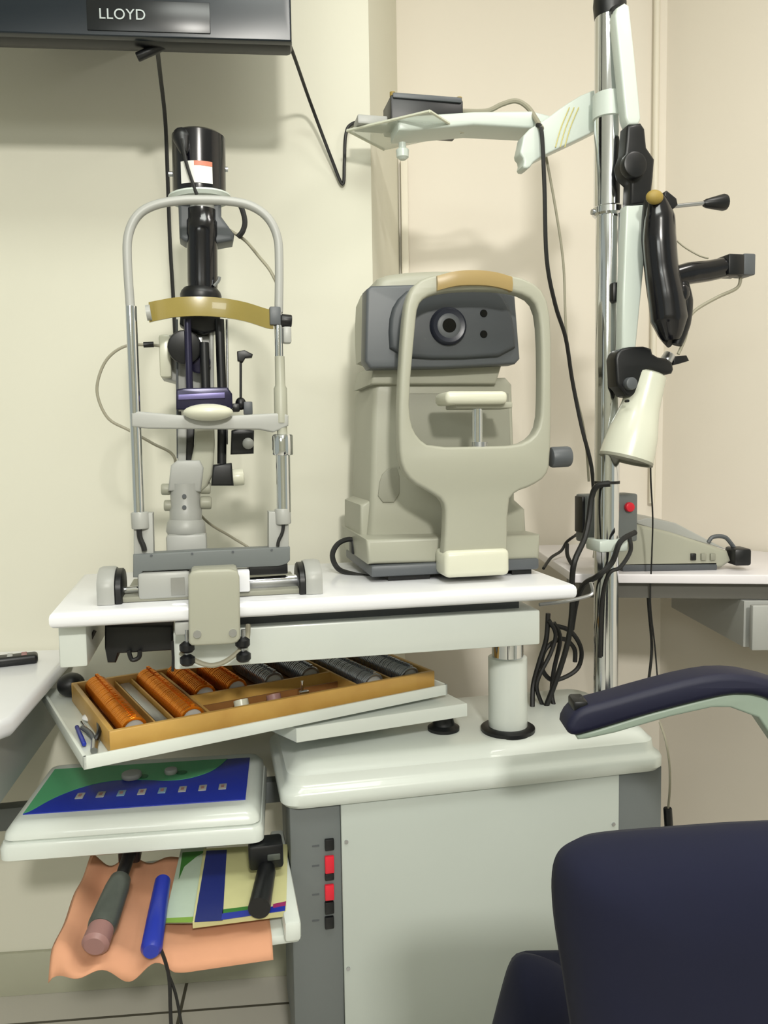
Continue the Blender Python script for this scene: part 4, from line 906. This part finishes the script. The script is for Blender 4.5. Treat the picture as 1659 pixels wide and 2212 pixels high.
# switch box behind the pole, cables
sb = Thing('switch_box', 'grey wall box with a red push button behind the chrome pole', 'switch box', T, T.L(1325, 1172, 1.68))
S_ = lambda x, y, n=1.68: T.L(x, y, n)
sb.part('case', B().box(S_(1268, 1120).x, S_(1378, 1120).x, 1.68, 1.74, S_(1320, 1172).z, S_(1320, 1068).z, 0.005), M_grey)
q = S_(1357, 1095); sb.part('push_button', B().cyl((q.x, 1.681, q.z), (q.x, 1.668, q.z), 0.011, bev=0.003), M_red, label='red push button')
sb.part('side_bracket', B().box(S_(1262, 1120).x, S_(1270, 1120).x, 1.69, 1.73, S_(1320, 1150).z, S_(1320, 1072).z, 0.002), M_black)
gk = 'black cables hanging behind the lift column'
CB = [
 ('black cable crossing in front of the chrome pole at desk height', [(1372, 1150, 1.57), (1340, 1170, 1.555), (1322, 1215, 1.56), (1290, 1245, 1.57), (1262, 1262, 1.62), (1245, 1300, 1.66), (1235, 1360, 1.68)], 0.006, None),
 ('thick black cable looping from the pole tie down past the table end', [(1318, 1045, 1.585), (1290, 1050, 1.60), (1278, 1075, 1.61), (1272, 1120, 1.61), (1262, 1165, 1.60), (1242, 1210, 1.58), (1236, 1250, 1.59), (1236, 1310, 1.62), (1228, 1380, 1.66), (1208, 1450, 1.7), (1180, 1525, 1.72)], 0.0065, None),
 ('black cable curling beside the grey switch box', [(1360, 1160, 1.60), (1362, 1190, 1.58), (1340, 1225, 1.57), (1315, 1240, 1.572), (1300, 1300, 1.59), (1296, 1420, 1.6)], 0.0045, None),
 (gk, [(1184, 1325, 1.74), (1180, 1380, 1.74), (1165, 1430, 1.74), (1152, 1480, 1.74), (1150, 1530, 1.72)], 0.006, gk),
 (gk, [(1186, 1340, 1.73), (1200, 1370, 1.73), (1190, 1410, 1.73), (1165, 1460, 1.73), (1160, 1490, 1.73), (1175, 1530, 1.73)], 0.005, gk),
 (gk, [(1196, 1345, 1.75), (1210, 1380, 1.75), (1196, 1450, 1.75), (1192, 1500, 1.74), (1198, 1530, 1.72)], 0.0055, gk),
 ('black cable coiled into a loop below the table end', [(1188, 1350, 1.76), (1230, 1362, 1.76), (1255, 1400, 1.76), (1250, 1440, 1.76), (1222, 1462, 1.76), (1190, 1468, 1.76), (1170, 1440, 1.76), (1180, 1400, 1.76), (1215, 1380, 1.76), (1240, 1400, 1.77), (1242, 1430, 1.77)], 0.0055, None),
 ('thin dark cable on the wall desk behind the autorefractor', [(1174, 1228, 1.90), (1190, 1205, 1.95), (1212, 1190, 2.0), (1225, 1170, 2.0), (1245, 1155, 1.95), (1262, 1140, 1.8)], 0.004, None),
 ('dark cable bundle on the wall desk left of the pole', [(1225, 1175, 1.92), (1226, 1200, 1.90), (1240, 1225, 1.86), (1262, 1242, 1.82), (1275, 1250, 1.78)], 0.005, None),
 ('thin black cable falling over the edge of the wall desk', [(1385, 1165, 1.80), (1394, 1210, 1.76), (1398, 1260, 1.72), (1402, 1320, 1.72), (1408, 1400, 1.72), (1400, 1480, 1.72), (1396, 1510, 1.72)], 0.0035, None),
]
for lb, pts, r, g in CB: cable('cable', lb, T, pts, r, M_cable, group=g)
def pl(t, P): t.part('plug', B().cyl(T.L(1442, 1745, 1.52), T.L(1445, 1790, 1.52), 0.009, seg=12, bev=0.002), M_black)
cable('charger_cable', 'thin grey cable with a black plug hanging down the right side of the cabinet', T, [(1425, 1560, 1.53), (1438, 1600, 1.515), (1446, 1650, 1.50), (1447, 1700, 1.50), (1443, 1750, 1.52)], 0.0025, M_gcable, extra=pl)

# ================================================================== CHAIR
ch = Thing('examination_chair', 'navy blue upholstered examination chair in the lower right foreground', 'chair', O, (0.62, 0.9, 0))
E_ = lambda x, y, n: O.L(x, y, n)
nb = 0.56
ch.part('backrest', B().cushion([E_(*p, nb+0.065) for p in ((1300, 2700), (1232, 2230), (1206, 2060), (1190, 1960), (1187, 1880), (1198, 1835), (1225, 1812), (1270, 1797), (1450, 1783), (1659, 1768), (1900, 1765), (2100, 1800), (2160, 1900), (2150, 2700))], nb, nb+0.10), M_navy)
na_ = 0.76
ch.part('side_bolster', B().cushion([E_(*p, na_+0.095) for p in ((980, 2460), (1040, 2230), (1072, 2105), (1090, 2045), (1112, 2018), (1150, 2022), (1200, 2040), (1230, 2090), (1260, 2460))], na_, na_+0.10, 0.02), M_navy)
nA = 1.14
pad = [(1222, 1575), (1238, 1545), (1262, 1530), (1310, 1518), (1400, 1492), (1500, 1466), (1570, 1456), (1640, 1462), (1760, 1500), (1800, 1560), (1770, 1575), (1700, 1530), (1640, 1503), (1580, 1502), (1500, 1520), (1400, 1546), (1290, 1580), (1248, 1592), (1232, 1590)]
ap = ch.part('armrest', B().extr([E_(*p, nA) for p in pad], nA, nA+0.06, 0.010, 1), M_navy2)
ch.part('armrest_tip', B().box(E_(1243, 1560, nA).x, E_(1275, 1560, nA).x, nA+0.01, nA+0.05, E_(1260, 1545, nA).z, E_(1260, 1520, nA).z, 0.004), M_black, ap)
fr2 = [(1245, 1590), (1290, 1578), (1400, 1544), (1500, 1518), (1580, 1499), (1640, 1500), (1700, 1528), (1780, 1590), (1860, 1800), (1810, 2150), (1720, 2150), (1780, 1800), (1700, 1640), (1640, 1552), (1580, 1530), (1540, 1530), (1450, 1550), (1330, 1585), (1270, 1598), (1250, 1600)]
ch.part('arm_frame', B().extr([E_(*p, nA+0.01) for p in fr2], nA+0.012, nA+0.048, 0.004), mat('frame_green_grey', (150, 166, 152), 0.4), label='pale grey arm frame')
ch.part('seat', B().box(0.18, 0.95, 0.78, 1.22, 0.36, 0.50, 0.03, 3), M_navy)
ch.part('pedestal', B().cyl((0.6, 0.95, 0.03), (0.6, 0.95, 0.37), 0.06), M_steel)
ch.part('base_plate', B().cyl((0.6, 0.95, 0), (0.6, 0.95, 0.03), 0.25, bev=0.01), M_lgrey)
